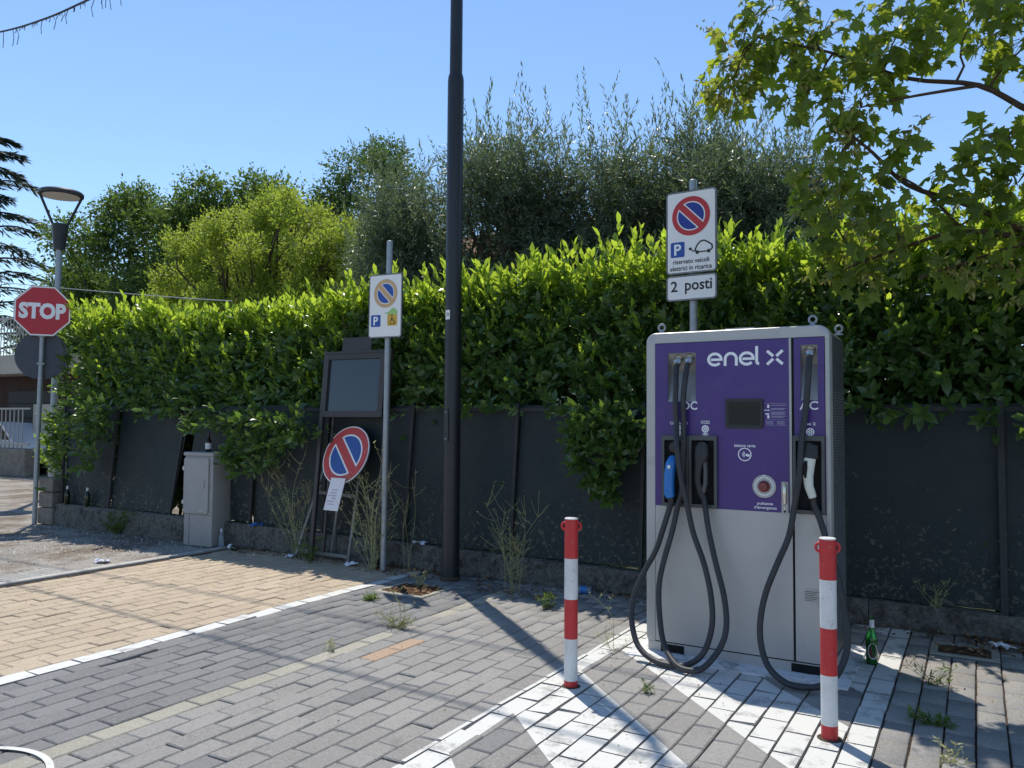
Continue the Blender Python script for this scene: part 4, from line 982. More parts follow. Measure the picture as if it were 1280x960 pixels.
cabi = (PO[:, 0] > -8.40) & (PO[:, 0] < -7.62) & (PO[:, 1] < 6.80) & (PO[:, 2] < 1.34)
PO, AX, NR, SZ, YG = PO[~cabi], AX[~cabi], NR[~cabi], SZ[~cabi], YG[~cabi]
YOUNG = YG > .62
HG = thing('laurel_hedge', 'long dense laurel hedge with bright young shoots along its crest', 'hedge', (-3.7, 7.3, 0))
HGi = Matrix.Translation((3.7, -7.3, 0))
def to_local(V): return V + np.array([3.7, -7.3, 0])
# the leaves that show largest become parts of their own
lm = {}
for nm in ('laurel', 'laurel_young'):
    me = bpy.data.meshes.new('leaf_' + nm); me.from_pydata(T_LAUREL[0].tolist(), [], T_LAUREL[1].tolist()); me.materials.append(M[nm]); me.polygons.foreach_set('use_smooth', [True] * 8); lm[nm] = me
def view_mask(PO):
    d = PO - np.array(EYE); zz = d @ np.array(_fw); u = 640 + F_PX * (d @ np.array(_r2)) / zz; v = 480 - F_PX * (d @ np.array(_u2)) / zz
    return (zz > .2) & (u > 0) & (u < 1280) & (v > 0) & (v < 960), zz
vis, zz = view_mask(PO)
facing = np.abs((unit(NR) * unit(PO - np.array(EYE))).sum(-1))
front = vis & (PO[:, 1] < h_front(PO[:, 0], PO[:, 2]) - .02) & (np.abs(PO[:, 0] + 1.3) > .55)
score = np.where(front, (SZ / zz) ** 2 * (.2 + facing), 0); pick = np.argsort(-score)[:300]
keep = np.ones(len(PO), bool); keep[pick] = False
for i in pick:
    o = link_mesh('leaf', lm['laurel_young' if YOUNG[i] else 'laurel'], HG); o.matrix_parent_inverse = HGi; o.matrix_basis = leaf_matrix(PO[i], AX[i], NR[i], SZ[i])
V, Fc = scatter(*T_LAUREL, PO[keep], AX[keep], NR[keep], SZ[keep])
tint = np.repeat(np.clip(RNG.normal(.45, .25, keep.sum()), 0, .99), 8)
o = np_mesh('foliage', to_local(V), Fc, ['laurel', 'laurel_young'], HG, tint, np.repeat(YOUNG[keep].astype(int), 8), True); tag(o, kind='stuff')
st_ = MB()
for i in range(44):
    x0 = HX0 + .15 + i * .36; r_ = random.uniform(.012, .024); y0 = 7.25 + random.uniform(-.15, .3)
    st_.tube([(x0 + 3.7, y0 - 7.3, -.05), (x0 + 3.7 + random.uniform(-.1, .1), y0 - 7.3 + random.uniform(-.08, .08), 1.2), (x0 + 3.7 + random.uniform(-.2, .2), y0 - 7.3 + random.uniform(-.3, .1), 2.7)], [r_, r_ * .8, r_ * .3], 5)
tag(st_.build('stems', 'bark', HG), kind='stuff')

# ================================================================== trees
def limb(mb, a, b, r0, r1, seg=6, wob=.08, n=5):
    a, b = Vector(a), Vector(b); L_ = (b - a).length
    pts = [a.lerp(b, k / n) + Vector((random.gauss(0, wob), random.gauss(0, wob), random.gauss(0, wob * .5))) * L_ * .5 * math.sin(math.pi * k / n) for k in range(n + 1)]
    mb.tube(pts, [r0 + (r1 - r0) * k / n for k in range(n + 1)], seg); return pts
def tree(name, label, loc, h, clumps, leafmat, tmpl, nleaf, lsize, trunk_r, group=None, per_clump_up=.3, whip=0, bark='bark', spread=.5, jit=1., twigs=True, droop=0.):
    """clumps: (x,y,z,r) local. leaves sit on short twigs inside each clump"""
    t = thing(name, label, 'tree', loc, 0, group)
    tr = MB(); top = max(c[2] for c in clumps)
    ctr = sum((Vector(c[:3]) for c in clumps), Vector()) / len(clumps)
    fork = Vector((0, 0, h * .28)); limb(tr, (0, 0, -.1), fork, trunk_r, trunk_r * .75, 8, .03)
    for c in clumps: limb(tr, fork + Vector((0, 0, random.uniform(-.1, .3) * h * .3)), (c[0], c[1], c[2] - c[3] * .2), trunk_r * .4, .012, 5, .1)
    tr.build('trunk', bark, t, smooth=50)
    P_, A_, N_, S_, T_ = [], [], [], [], []
    vol = np.array([c[3] ** 2 for c in clumps]); cnt = (nleaf * vol / vol.sum()).astype(int)
    for c, m_ in zip(clumps, cnt):
        k = 8 if tmpl is not T_SLIM else 16
        S = max(4, m_ // k); dr = rdir(S); rad = c[3] * RNG.uniform(.35, 1., S) ** .6 * RNG.uniform(.8, 1.15, S)
        tip = np.array(c[:3]) + dr * rad[:, None] * np.array([1, 1, .85])
        dd = unit(dr * (1 - per_clump_up) + np.array([0, 0, per_clump_up]) + RNG.normal(0, spread, (S, 3)) - np.array([0, 0, droop]))
        ln = lsize * RNG.uniform(3, 6, S) * jit
        p_, a_, n_, s_, t_, i_ = shoots(tip - dd * ln[:, None] * .6, dd, ln, k, np.full(S, lsize), (60, 25))
        P_.append(p_); A_.append(a_); N_.append(n_); S_.append(s_); T_.append(np.clip(RNG.normal(.5, .22, len(p_)) + .15 * RNG.normal(), 0, .99))
    if whip:
        tops = sorted(clumps, key=lambda c: -(c[2] + c[3]))[:max(3, len(clumps) // 2)]
        S = whip; ci = RNG.integers(0, len(tops), S); cc_ = np.array([tops[i] for i in ci])
        base = cc_[:, :3] + np.stack([RNG.normal(0, .45, S) * cc_[:, 3], RNG.normal(0, .45, S) * cc_[:, 3], cc_[:, 3] * RNG.uniform(.45, .8, S)], -1)
        dr = np.stack([RNG.normal(0, .3, S), RNG.normal(0, .3, S), np.ones(S)], -1); ln = RNG.uniform(.3, 1.15, S)
        p_, a_, n_, s_, t_, i_ = shoots(base, dr, ln, 26, np.full(S, lsize * 1.15), (55, 20)); P_.append(p_); A_.append(a_); N_.append(n_); S_.append(s_); T_.append(RNG.uniform(.2, .8, len(p_)))
    P_, A_, N_, S_, T_ = np.vstack(P_), np.vstack(A_), np.vstack(N_), np.concatenate(S_), np.concatenate(T_)
    V, Fc = scatter(*tmpl, P_, A_, N_, S_)
    o = np_mesh('crown', V, Fc, leafmat, t, np.repeat(T_, len(tmpl[1]))); tag(o, kind='stuff')
    return t
def blob(n, rx, ry, z0, z1, r0, r1, seed, shape=1.):
    rg = random.Random(seed); out = []
    for i in range(n):
        a = rg.uniform(0, 6.283); q = math.sqrt(rg.random()); zt = rg.random(); wz = math.sin(math.pi * (.18 + .72 * zt)) ** shape
        out.append((rx * q * wz * math.cos(a), ry * q * wz * math.sin(a), z0 + (z1 - z0) * zt, rg.uniform(r0, r1)))
    return out
# olives in a row behind the hedge, one crown each
OL = [(-8.75, 11.2, 5.5), (-7.65, 10.6, 6.35), (-6.2, 10.3, 6.45), (-4.75, 10.7, 6.1), (-3.55, 10.4, 6.2), (-2.35, 10.5, 5.6)]
ol_lab = ['small grey green olive tree half hidden behind the disabled parking sign post', 'grey green olive tree behind the hedge, next to the golden tree', 'grey green olive tree directly behind the black lamp post', 'grey green olive tree between lamp post and charger sign, second from the sign',
          'tall olive tree with the highest feathery shoots, left of the charger sign', 'olive tree right behind the charger sign, partly under the maple']
for i, (x, y, h) in enumerate(OL):
    tree('olive_tree', ol_lab[i], (x, y, -.06), h, blob(34, 1.15, 1.0, 2.4, h - .95, .42, .72, 40 + i, .32), 'olive', T_SLIM, 68000, .100, .14, 'olive trees behind the hedge', .45, 95, spread=.45)
GOLD = [(-3.2, 0, 4.6, .75), (-2.9, .3, 3.7, .8), (-2.5, 0, 5.6, .75), (-1.9, .2, 6.1, .75), (-1.8, -.4, 4.8, .9), (-1.1, .3, 6.3, .65), (-.7, -.5, 5.4, .9), (-.2, .2, 6.4, .7), (.5, 0, 6.35, .7), (.3, -.6, 5.2, 1.), (1.3, .1, 6.1, .75), (1.6, -.4, 5.1, .95), (2.2, 0, 5.6, .75), (2.7, -.2, 4.7, .8), (3.3, 0, 4.5, .55), (-.9, -.6, 4.2, 1.), (.9, -.6, 4.0, 1.), (2.0, -.4, 3.9, .9), (-2.3, -.3, 3.8, .8), (-3.7, 0, 4.1, .5), (0, .8, 5.6, 1.2), (-1.5, .9, 5.2, 1.1), (1.5, .9, 5.0, 1.1), (0, .8, 4, 1.2)]
rg_g = random.Random(8); GOLD = [(c[0] * 1.1 + .2 + rg_g.gauss(0, .45) * c[3] * (k > 0), c[1] + rg_g.gauss(0, .45) * c[3] * (k > 0), c[2] + rg_g.gauss(0, .4) * c[3] * (k > 0), c[3] * (.62 if k == 0 else rg_g.uniform(.28, .5))) for c in GOLD for k in range(4)]
tree('golden_tree', 'round yellow green tree behind the left half of the hedge', (-14.4, 13.0, -.06), 7.0, GOLD, 'yellow_leaf', T_OVAL, 70000, .095, .16, None, .45, spread=.3)
def wal(seed, n, rx, z0, z1, r0, r1): return blob(n, rx, rx * .7, z0, z1, r0, r1, seed, .7)
tree('walnut_tree', 'dark leafy walnut tree behind the street lamp', (-25.8, 17.0, -.06), 9.6, wal(5, 32, 2.7, 2.5, 9.0, .7, 1.1), 'walnut', T_OVAL, 40000, .17, .22, 'dark trees behind the golden tree', .2, droop=.25)
tree('walnut_tree', 'dark leafy walnut tree left behind the golden tree', (-22.4, 17.5, -.06), 9.6, wal(6, 32, 2.3, 3, 9.0, .6, 1.0), 'walnut', T_OVAL, 38000, .17, .22, 'dark trees behind the golden tree', .2, droop=.25)
tree('walnut_tree', 'low dark tree showing between golden tree and robinia', (-20.2, 18.5, -.06), 9.6, wal(7, 30, 2.4, 3, 9.2, .7, 1.1), 'walnut', T_OVAL, 36000, .17, .22, 'dark trees behind the golden tree', .2, droop=.25)
tree('walnut_tree', 'dark leafy walnut tree between cedar and street lamp', (-28.6, 17.8, -.06), 7.6, wal(15, 22, 2.1, 2.2, 7.3, .7, 1.1), 'walnut', T_OVAL, 24000, .17, .22, 'dark trees behind the golden tree', .2, droop=.25)
tree('robinia_tree', 'tall dark green feathery tree behind golden tree and olives', (-17.1, 19.5, -.06), 10.8, wal(9, 36, 2.6, 3.5, 10.2, .65, 1.1), 'robinia', T_OVAL, 52000, .13, .24, None, .1, droop=.05)
tree('walnut_tree', 'dark low tree behind the stop sign near the cedar', (-30.2, 18.5, -.06), 7.0, wal(12, 18, 2.6, 2, 6.6, .7, 1.1), 'walnut', T_OVAL, 18000, .17, .2, 'dark trees behind the golden tree', .2, droop=.25)
# cedar at the left edge: flat tiers of drooping boughs
cdr = thing('cedar_tree', 'dark blue green cedar with drooping tiered boughs at the edge of the street', 'tree', (-34.7, 17.0, -.06))
tr = MB(); limb(tr, (0, 0, -.1), (0, 0, 13.4), .3, .05, 8, .01); P_, A_, N_ = [], [], []
for k in range(46):
    z = 2.2 + k * .24; ln = (4.3 * (1 - (z - 1.5) / 13.2) + .7) * random.uniform(.75, 1.1); a = k * 2.4 + random.uniform(-.3, .3)
    pts = [Vector((math.cos(a) * ln * u, math.sin(a) * ln * u, z + .35 * ln * .3 * math.sin(2.4 * u) - .42 * ln * .35 * u ** 2.2)) for u in [j / 7 for j in range(8)]]
    tr.tube(pts, [.05 * (1 - j / 9) for j in range(8)], 4)
    for j in range(170):
        u = random.random() ** .7; q = Vector((math.cos(a) * ln * u, math.sin(a) * ln * u, z + .35 * ln * .3 * math.sin(2.4 * u) - .42 * ln * .35 * u ** 2.2)); sd = Vector((-math.sin(a), math.cos(a), 0)) * random.gauss(0, .16 * ln * (1.1 - u * .7))
        P_.append(q + sd + Vector((0, 0, -abs(random.gauss(0, .07)) - .25 * sd.length * .5))); A_.append(Vector((math.cos(a), math.sin(a), -.35)) + sd * .8 + Vector((random.gauss(0, .3), random.gauss(0, .3), random.gauss(0, .25)))); N_.append(Vector((random.gauss(0, .5), random.gauss(0, .5), 1)))
tr.build('trunk', 'bark', cdr, smooth=50)
P_, A_, N_ = np.array([p[:] for p in P_]), np.array([p[:] for p in A_]), np.array([p[:] for p in N_])
V, Fc = scatter(*T_SLIM, P_, A_, N_, RNG.uniform(.28, .5, len(P_))); tag(np_mesh('crown', V, Fc, 'cedar', cdr, np.repeat(RNG.uniform(0, .99, len(P_)), 2)), kind='stuff')

# ------------------------------------------------------------------ maple reaching in from the right
MP = thing('maple_tree', 'maple tree with lobed leaves and winged keys overhanging the charger corner', 'tree', (2.9, 6.05, -.06))
tr = MB(); ML = (2.9, 6.05, -.06)
def ml(p): return (p[0] - ML[0], p[1] - ML[1], p[2] - ML[2])
limb(tr, ml((2.9, 6.05, -.1)), ml((2.75, 6.0, 2.1)), .16, .13, 10, .03)
# limbs: polyline in world space with start and end radius
LIMBS = [
    ([(2.75, 6.0, 2.0), (1.9, 5.9, 2.35), (1.0, 5.75, 2.55), (.35, 5.7, 2.62), (-.05, 5.65, 2.70), (-.40, 5.6, 2.62), (-.75, 5.55, 2.50)], .034, .006),
    ([(.35, 5.7, 2.62), (.0, 5.65, 2.85), (-.35, 5.6, 3.02), (-.55, 5.55, 3.25), (-.72, 5.5, 3.42)], .022, .007),
    ([(2.75, 6.0, 2.1), (1.6, 5.9, 2.8), (.8, 5.8, 3.15), (.35, 5.75, 3.4), (.05, 5.7, 3.62), (-.35, 5.7, 3.75), (-.8, 5.7, 4.02), (-1.3, 5.7, 4.25)], .030, .006),
    ([(2.75, 6.0, 2.1), (2.2, 5.9, 3.4), (1.3, 5.8, 4.5), (.2, 5.75, 5.0), (-.7, 5.8, 5.15), (-1.2, 6.1, 5.5), (-1.6, 6.3, 5.7)], .08, .012),
    ([(2.2, 5.9, 3.4), (2.1, 5.5, 4.6), (1.7, 5.2, 5.8), (1.0, 5.0, 6.4)], .09, .02),
    ([(2.75, 6.0, 2.1), (3.2, 6.4, 3.6), (3.3, 6.8, 5.2)], .10, .02),
    ([(2.2, 5.9, 3.4), (1.6, 6.5, 4.6), (.6, 6.9, 5.4), (-.4, 7.0, 5.6)], .07, .015),
    ([(-.05, 5.65, 2.70), (-.25, 5.55, 2.95), (-.45, 5.5, 3.1)], .012, .005), ([(.05, 5.7, 3.62), (-.3, 5.5, 3.55), (-.6, 5.45, 3.52)], .012, .005),
    ([(1.0, 5.75, 2.55), (.5, 5.6, 2.9), (.18, 5.55, 3.12)], .016, .006), ([(.35, 5.7, 2.62), (.0, 5.55, 2.5), (-.3, 5.5, 2.40)], .012, .005)]
for p, r0, r1 in LIMBS:
    q = smooth_path([ml(a) for a in p], 4); tr.tube(q, [r0 + (r1 - r0) * k / (len(q) - 1) for k in range(len(q))], 7)
# leaf clusters: (centre, radius, leaves, keys)
CL = [((-1.45, 5.70, 4.12), .28, 80, 46), ((-1.20, 5.70, 4.28), .34, 95, 22), ((-1.52, 5.72, 3.88), .17, 34, 26), ((-.90, 5.65, 4.10), .30, 80, 10), ((-.95, 5.55, 3.72), .22, 46, 6), ((-.62, 5.55, 3.62), .24, 60, 18),
      ((-.70, 5.5, 3.38), .20, 46, 26), ((-.40, 5.6, 4.0), .34, 90, 4), ((.0, 5.7, 4.0), .36, 100, 0), ((.35, 5.7, 3.9), .30, 80, 0), ((-.50, 5.5, 3.86), .2, 40, 4),
      ((-.88, 5.5, 3.08), .20, 44, 26), ((-.78, 5.5, 2.86), .24, 66, 22), ((-.55, 5.5, 3.02), .20, 42, 10), ((-.62, 5.5, 2.64), .22, 56, 16), ((-.86, 5.5, 2.52), .14, 22, 10), ((-.42, 5.5, 2.78), .18, 40, 6), ((-.30, 5.5, 2.62), .22, 50, 6), ((-.34, 5.5, 3.28), .13, 18, 4),
      ((-.05, 5.55, 3.02), .20, 46, 2), ((.14, 5.55, 3.16), .22, 56, 4), ((.24, 5.6, 2.95), .18, 44, 0), ((.0, 5.55, 2.76), .22, 50, 4), ((.22, 5.55, 2.66), .24, 60, 8), ((-.05, 5.5, 2.46), .17, 34, 22), ((.2, 5.5, 2.42), .2, 40, 14), ((-.58, 5.5, 2.44), .16, 28, 12),
      ((.55, 5.7, 3.4), .35, 90, 0), ((.6, 5.6, 2.8), .35, 90, 10), ((.9, 5.7, 3.9), .45, 120, 0), ((1.3, 5.8, 3.0), .45, 110, 0), ((1.7, 5.7, 4.0), .5, 120, 0), ((.35, 5.7, 4.5), .4, 120, 0),
      ((-.7, 5.8, 5.05), .40, 80, 0), ((-1.25, 5.85, 5.2), .38, 70, 0), ((.0, 5.75, 5.0), .45, 100, 0), ((-1.75, 6.2, 5.6), .34, 60, 0), ((-1.2, 6.5, 5.9), .4, 80, 0), ((-.9, 6.3, 6.2), .4, 80, 0), ((.7, 5.8, 5.0), .45, 130, 0), ((1.3, 5.6, 5.4), .55, 150, 0), ((.9, 5.1, 6.1), .6, 160, 0), ((1.8, 5.2, 6.2), .6, 150, 0),
      ((-.3, 7.0, 5.7), .4, 50, 0), ((.6, 6.9, 5.6), .5, 140, 0), ((1.6, 6.7, 5.2), .6, 150, 0), ((2.6, 6.4, 5.8), .7, 170, 0), ((3.3, 6.8, 5.2), .7, 170, 0), ((2.5, 5.5, 5.0), .7, 170, 0), ((3.4, 5.8, 4.2), .6, 140, 0), ((2.2, 6.6, 3.9), .5, 110, 0),
      ((.0, 6.6, 4.6), .45, 120, 0), ((.9, 6.6, 4.4), .5, 130, 0), ((1.5, 6.9, 3.7), .45, 110, 0), ((-.6, 6.3, 5.6), .35, 40, 0), ((.5, 6.2, 6.1), .5, 140, 0)]
PO, AX, NR, SZ = [], [], [], []; KP, KA, KN, KS = [], [], [], []
pts_l = np.vstack([np.array([q[:] for q in smooth_path(p, 6)]) for p, _, _ in LIMBS])
for c, r_, nl, nk in CL:
    c = np.array(c); j = np.argmin(((pts_l - c) ** 2).sum(-1)); a = pts_l[j]
    if np.linalg.norm(a - c) > .05: limb(tr, ml(a), ml(c), .009, .004, 5, .1, 4)
    m_ = int(nl * (.95 if c[2] > 2.85 else .62)); dr = rdir(m_); rad = r_ * RNG.uniform(.25, 1.05, m_) ** .55; p_ = c + dr * rad[:, None] * np.array([1.05, 1, .95])
    a_ = unit(dr * np.array([1, 1, .3]) + RNG.normal(0, .45, (m_, 3)) + np.array([0, 0, -.55])); n_ = unit(RNG.normal(0, .6, (m_, 3)) + np.array([-.15, .0, .75]) + dr * .45)
    PO.append(p_); AX.append(a_); NR.append(n_); SZ.append(RNG.uniform(.055, .135, m_))
    for i in range(0, m_, 3): # petioles
        q = p_[i]; b_ = c + (q - c) * .45; tr.tube([ml(b_), ml((b_ + q) / 2 + np.array([0, 0, .015])), ml(q)], [.003, .002, .0015], 3, False)
    if nk:
        k_ = nk * 4; base = c + np.clip(RNG.normal(0, .5, (max(1, k_ // 8), 3)), -.8, .8) * r_; base = np.repeat(base, 8, 0)[:k_]
        if len(base): KP.append(base + RNG.normal(0, .028, base.shape) + np.array([0, 0, -.03])); KA.append(unit(RNG.normal(0, .6, base.shape) + np.array([0, 0, -.8]))); KN.append(rdir(len(base))); KS.append(RNG.uniform(.042, .06, len(base)))
tr.build('trunk', 'maple_bark', MP, smooth=60)
PO, AX, NR, SZ = np.vstack(PO), np.vstack(AX), np.vstack(NR), np.concatenate(SZ)
vis, zz = view_mask(PO); fac = np.abs((unit(NR) * unit(PO - np.array(EYE))).sum(-1))
score = np.where(vis, (SZ / zz) ** 2 * (.15 + fac), 0); pick = np.argsort(-score)[:300]; keep = np.ones(len(PO), bool); keep[pick] = False
me = bpy.data.meshes.new('maple_leaf'); me.from_pydata(T_MAPLE[0].tolist(), [], T_MAPLE[1].tolist()); me.materials.append(M['maple'])
MPi = Matrix.Translation((-ML[0], -ML[1], -ML[2]))
for i in pick:
    o = link_mesh('leaf', me, MP); o.matrix_parent_inverse = MPi; o.matrix_basis = leaf_matrix(PO[i], AX[i], NR[i], SZ[i])
V, Fc = scatter(*T_MAPLE, PO[keep], AX[keep], NR[keep], SZ[keep]); V = V - np.array(ML)
tag(np_mesh('crown', V, Fc, 'maple', MP, np.repeat(np.clip(RNG.normal(.45, .25, keep.sum()), 0, .99), len(T_MAPLE[1]))), kind='stuff')
KP, KA, KN, KS = np.vstack(KP), np.vstack(KA), np.vstack(KN), np.concatenate(KS)
V, Fc = scatter(T_OVAL[0] * np.array([.8, 1, 1]), T_OVAL[1], KP, KA, KN, KS); tag(np_mesh('winged_keys', V - np.array(ML), Fc, 'maple_key', MP, np.repeat(RNG.uniform(0, .99, len(KP)), 2)), kind='stuff')

# ================================================================== houses beyond
hs = thing('terrace_house', 'low house with white railed terrace above a dark red front', 'house', (-28.0, 12.6, -.014))
MB().box(-8, 6.6, .6, 9, 0, 2.75).build('wall', 'dark_red_wall', hs)
MB().box(-8.2, 6.9, -.3, 9.2, 2.75, 3.28).build('terrace_slab', 'stucco', hs)
MB().box(3.0, 5.2, .55, .62, .02, 2.3).build('garage_door', 'dark_iron', hs)
for k in range(5): MB().box(3.0, 5.2, .53, .549, .25 + k * .42, .28 + k * .42).build('door_rib', 'dark_red_wall', hs)
MB().box(5.35, 6.5, -.02, .595, .0, 1.9).build('gate_pillar', 'stucco', hs)
rl = MB().box(-8.1, 6.85, -.25, -.19, 4.30, 4.36).build('terrace_rail', 'rail_grey', hs)
for k in range(94): MB().box(-8.05 + k * .16, -8.03 + k * .16, -.23, -.21, 3.28, 4.31).build('baluster', 'rail_grey', rl)
for k in range(40):
    x = -8 + k * .375; MB().tube([(x + .12 * math.cos(a), -.225, 3.95 + .14 * math.sin(a)) for a in [math.pi * j / 8 for j in range(17)]], .012, 5).build('scroll', 'rail_grey', rl)
gw = thing('garden_wall', 'low stone garden wall topped by a white bar fence across the road', 'wall', (-28.0, 11.7, -.014))
MB().rbox(-9, 6.9, -.16, .16, 0, .72, .03, 2).build('masonry', 'stone', gw)
for z in (.82, 1.74): MB().box(-9, 6.8, -.02, .02, z, z + .045).build('fence_rail', 'rail_grey', gw)
for k in range(78): MB().box(-8.95 + k * .2, -8.925 + k * .2, -.012, .012, .72, 1.76).build('fence_bar', 'rail_grey', gw)
# white car standing behind that fence
car = thing('parked_car', 'white car parked behind the white bar fence', 'car', (-23.4, 12.25 + .0, -.014), R(180))
prof = [(-2.0, .35), (-2.05, .62), (-1.9, .78), (-1.15, .90), (-.55, 1.38), (.75, 1.42), (1.55, 1.02), (2.0, .88), (2.08, .5), (1.98, .32)]
b_ = MB(); b_.loft([[(x, -.40, z) for x, z in prof], [(x, -.34, z) for x, z in prof], [(x, .34, z) for x, z in prof], [(x, .40, z) for x, z in prof]]); b_.build('body', 'car_paint', car, smooth=40)
for s in (-1, 1):
    MB().slab([(-1.0, .93), (-.5, 1.32), (.05, 1.34), (.05, .93)], s * .405 - .004, s * .405 + .004).build('side_window', 'car_glass', car)
    MB().slab([(.12, .93), (.12, 1.34), (.7, 1.34), (1.3, .98)], s * .405 - .004, s * .405 + .004).build('side_window', 'car_glass', car)
    for x in (-1.3, 1.3):
        wh = MB().lathe([(.31, -.06), (.33, -.04), (.33, .06), (.31, .08)], 20, (x, s * .36, .33), 'Y').build('wheel', 'rubber', car, smooth=40)
        MB().lathe([(.19, -.09), (.2, .1)], 16, (x, s * .36, .33), 'Y').build('rim', 'steel', wh)
    MB().rbox(-2.06, -1.98, s * .27 - .1, s * .27 + .1, .62, .74, .01, 1).build('headlight', 'white_plastic', car)
# tiled house behind the hedge
th = thing('tiled_house', 'house with a faded terracotta tile roof half hidden by trees', 'house', (-11.2, 16.4, -.06))
MB().box(-2.3, 2.3, -2.1, 2.1, 0, 4.85).build('wall', 'stucco', th)
rf = MB()
for s in (-1, 1):
    rf.add([(-2.6, s * 2.6, 4.72), (2.6, s * 2.6, 4.72), (2.6, 0, 6.0), (-2.6, 0, 6.0), (-2.6, s * 2.6, 4.62), (2.6, s * 2.6, 4.62), (2.6, 0, 5.9), (-2.6, 0, 5.9)], [(0, 1, 2, 3), (4, 5, 6, 7), (0, 1, 5, 4), (1, 2, 6, 5), (0, 3, 7, 4)])
roof = rf.build('roof', 'roof_tile', th)
V, Fq, T = [], [], []
for s in (-1, 1):
    for c in range(26):
        for r_ in range(14):
            y0, y1 = 2.62 - r_ * .19, 2.62 - r_ * .19 - .23; x = -2.5 + c * .2
            base = len(V); tt = random.random()
            for y, lift in ((y0, .035), (y1, .012)):
                zc = 6.0 - (6.0 - 4.72) * y / 2.6
                for k in range(5): a = math.pi * k / 4; V.append((x + .085 * math.cos(a), s * y, zc + lift + .06 * math.sin(a)))
            for k in range(4): Fq.append((base + k, base + k + 1, base + 6 + k, base + 5 + k)); T.append(tt)
tag(np_mesh('roof_tiles', V, Fq, 'roof_tile', roof, T), kind='stuff')
MB().tube([(-2.6, 0, 6.03), (2.6, 0, 6.03)], .1, 8).build('ridge', 'roof_tile', roof)
for x in (-1.2, 1.0):
    wn = MB().box(x - .45, x + .45, -2.13, -2.1, 2.9, 4.2).build('window', 'rail_white', th); MB().box(x - .38, x + .38, -2.145, -2.131, 2.97, 4.13).build('pane', 'car_glass', wn)

# ================================================================== overhead wires
wr = thing('light_garland', 'overhead cable hung with short icicle light strings', 'cable', (-9, 6.33, 7.25))
o3 = Vector((-9, 6.33, 7.25))
path = smooth_path([(-16.5, 7.1, 8.38), (-13.6, 6.8, 7.75), (-12.0, 6.64, 7.50), (-10.7, 6.49, 7.37), (-9, 6.33, 7.25), (-6.87, 6.11, 7.2), (-4.93, 5.98, 7.3), (-2, 5.7, 7.7), (3, 5.2, 9)], 14)
path = [p - o3 for p in path]
MB().tube(path, .015, 6).build('cable', 'rubber', wr)
for i in range(len(path) - 1):
    for u in (0, .5):
        p = path[i].lerp(path[i + 1], u); ln = random.choice([.04, .06, .08, .14, .22, .28]); q = random.uniform(-.09, .09)
        if random.random() < .42: MB().tube([p, p + Vector((q, 0, -ln * .5)), p + Vector((q * .4, 0, -ln))], .0055, 4).build('icicle_string', 'rubber', wr)
wb = MB(); wb.tube(smooth_path([(-14.5, 8.1, 10.2), (-9.8, 8.0, 10.0), (-6.7, 7.9, 10.0), (-2, 7.7, 10.4)], 6), .016, 5)
tag(wb.build('overhead_cable', 'rubber'), 'black overhead cable crossing high above the bays', 'cable')
wb = MB(); wb.tube(smooth_path([(-27, 9.6, 5.9), (-21, 9.3, 4.85), (-16.99, 9.0, 4.25), (-12.61, 8.9, 3.68), (-10.3, 8.8, 3.4)], 5), .008, 5)
tag(wb.build('service_cable', 'steel'), 'thin grey service cable passing behind the stop sign', 'cable')

# ================================================================== weeds
def weed(name, label, loc, stems, seed, leaf='weed', group=None, kind='weed'):
    """stems: (lean x, lean y, height, branches, leaf count, leaf size)"""
    rg = random.Random(seed); t = thing(name, label, kind, loc, 0, group); P_, A_, N_, S_ = [], [], [], []; sm = MB()
    for lx, ly, h, br, nl, ls in stems:
        b = Vector((rg.gauss(0, .025), rg.gauss(0, .025), -.01)); e = Vector((lx, ly, h)); c = (b + e) / 2 + Vector((rg.gauss(0, .04), rg.gauss(0, .04), h * .10)) * (1 if h > .2 else .3)
        pts = smooth_path([b, c, e], 5); r_ = .0016 + .0016 * h; sm.tube(pts, [r_ * (1 - .6 * k / (len(pts) - 1)) for k in range(len(pts))], 4)
        segs = [(pts, h)]
        for k in range(br):
            i = rg.randint(2, len(pts) - 2); p = pts[i]; d = Vector((rg.gauss(0, 1), rg.gauss(0, .7), rg.uniform(.4, 1.3))).normalized(); l_ = h * rg.uniform(.12, .34)
            q = smooth_path([p, p + d * l_ * .5, p + d * l_ + Vector((0, 0, l_ * .15))], 3); sm.tube(q, [r_ * .6, r_ * .6, r_ * .55, r_ * .5, r_ * .5, r_ * .45, r_ * .45][:len(q)] if len(q) <= 7 else r_ * .5, 3); segs.append((q, l_))
        for j in range(nl):
            q, l_ = rg.choice(segs); p = q[rg.randint(1, len(q) - 1)]; P_.append(p[:]); A_.append((rg.gauss(0, 1), rg.gauss(0, 1), rg.gauss(.5, .5))); N_.append((rg.gauss(0, .6), rg.gauss(0, .6), 1)); S_.append(ls * rg.uniform(.6, 1.3))
    sm.build('stems', leaf, t)
    if P_:
        V, Fc = scatter(*(T_OVAL if leaf == 'dry' else T_SLIM), np.array(P_), np.array(A_), np.array(N_), np.array(S_)); tag(np_mesh('leaves', V, Fc, leaf, t, np.repeat(RNG.uniform(0, .99, len(P_)), 2)), kind='stuff')
    return t
rg = random.Random(5)
weed('dry_weed', 'dry branching weed with small buds growing before the low wall', (-3.54, 6.16, 0), [(rg.uniform(-.32, .34), rg.uniform(-.12, .1), rg.uniform(.42, .80), 11, 26, .022) for _ in range(9)], 2)
weed('tall_weed', 'clump of tall leaning weeds left of the portable sign', (-6.45, 6.50, 0), [(rg.uniform(-.75, .12), rg.uniform(-.12, .08), rg.uniform(.6, 1.42), 8, 30, .05) for _ in range(9)], 3)
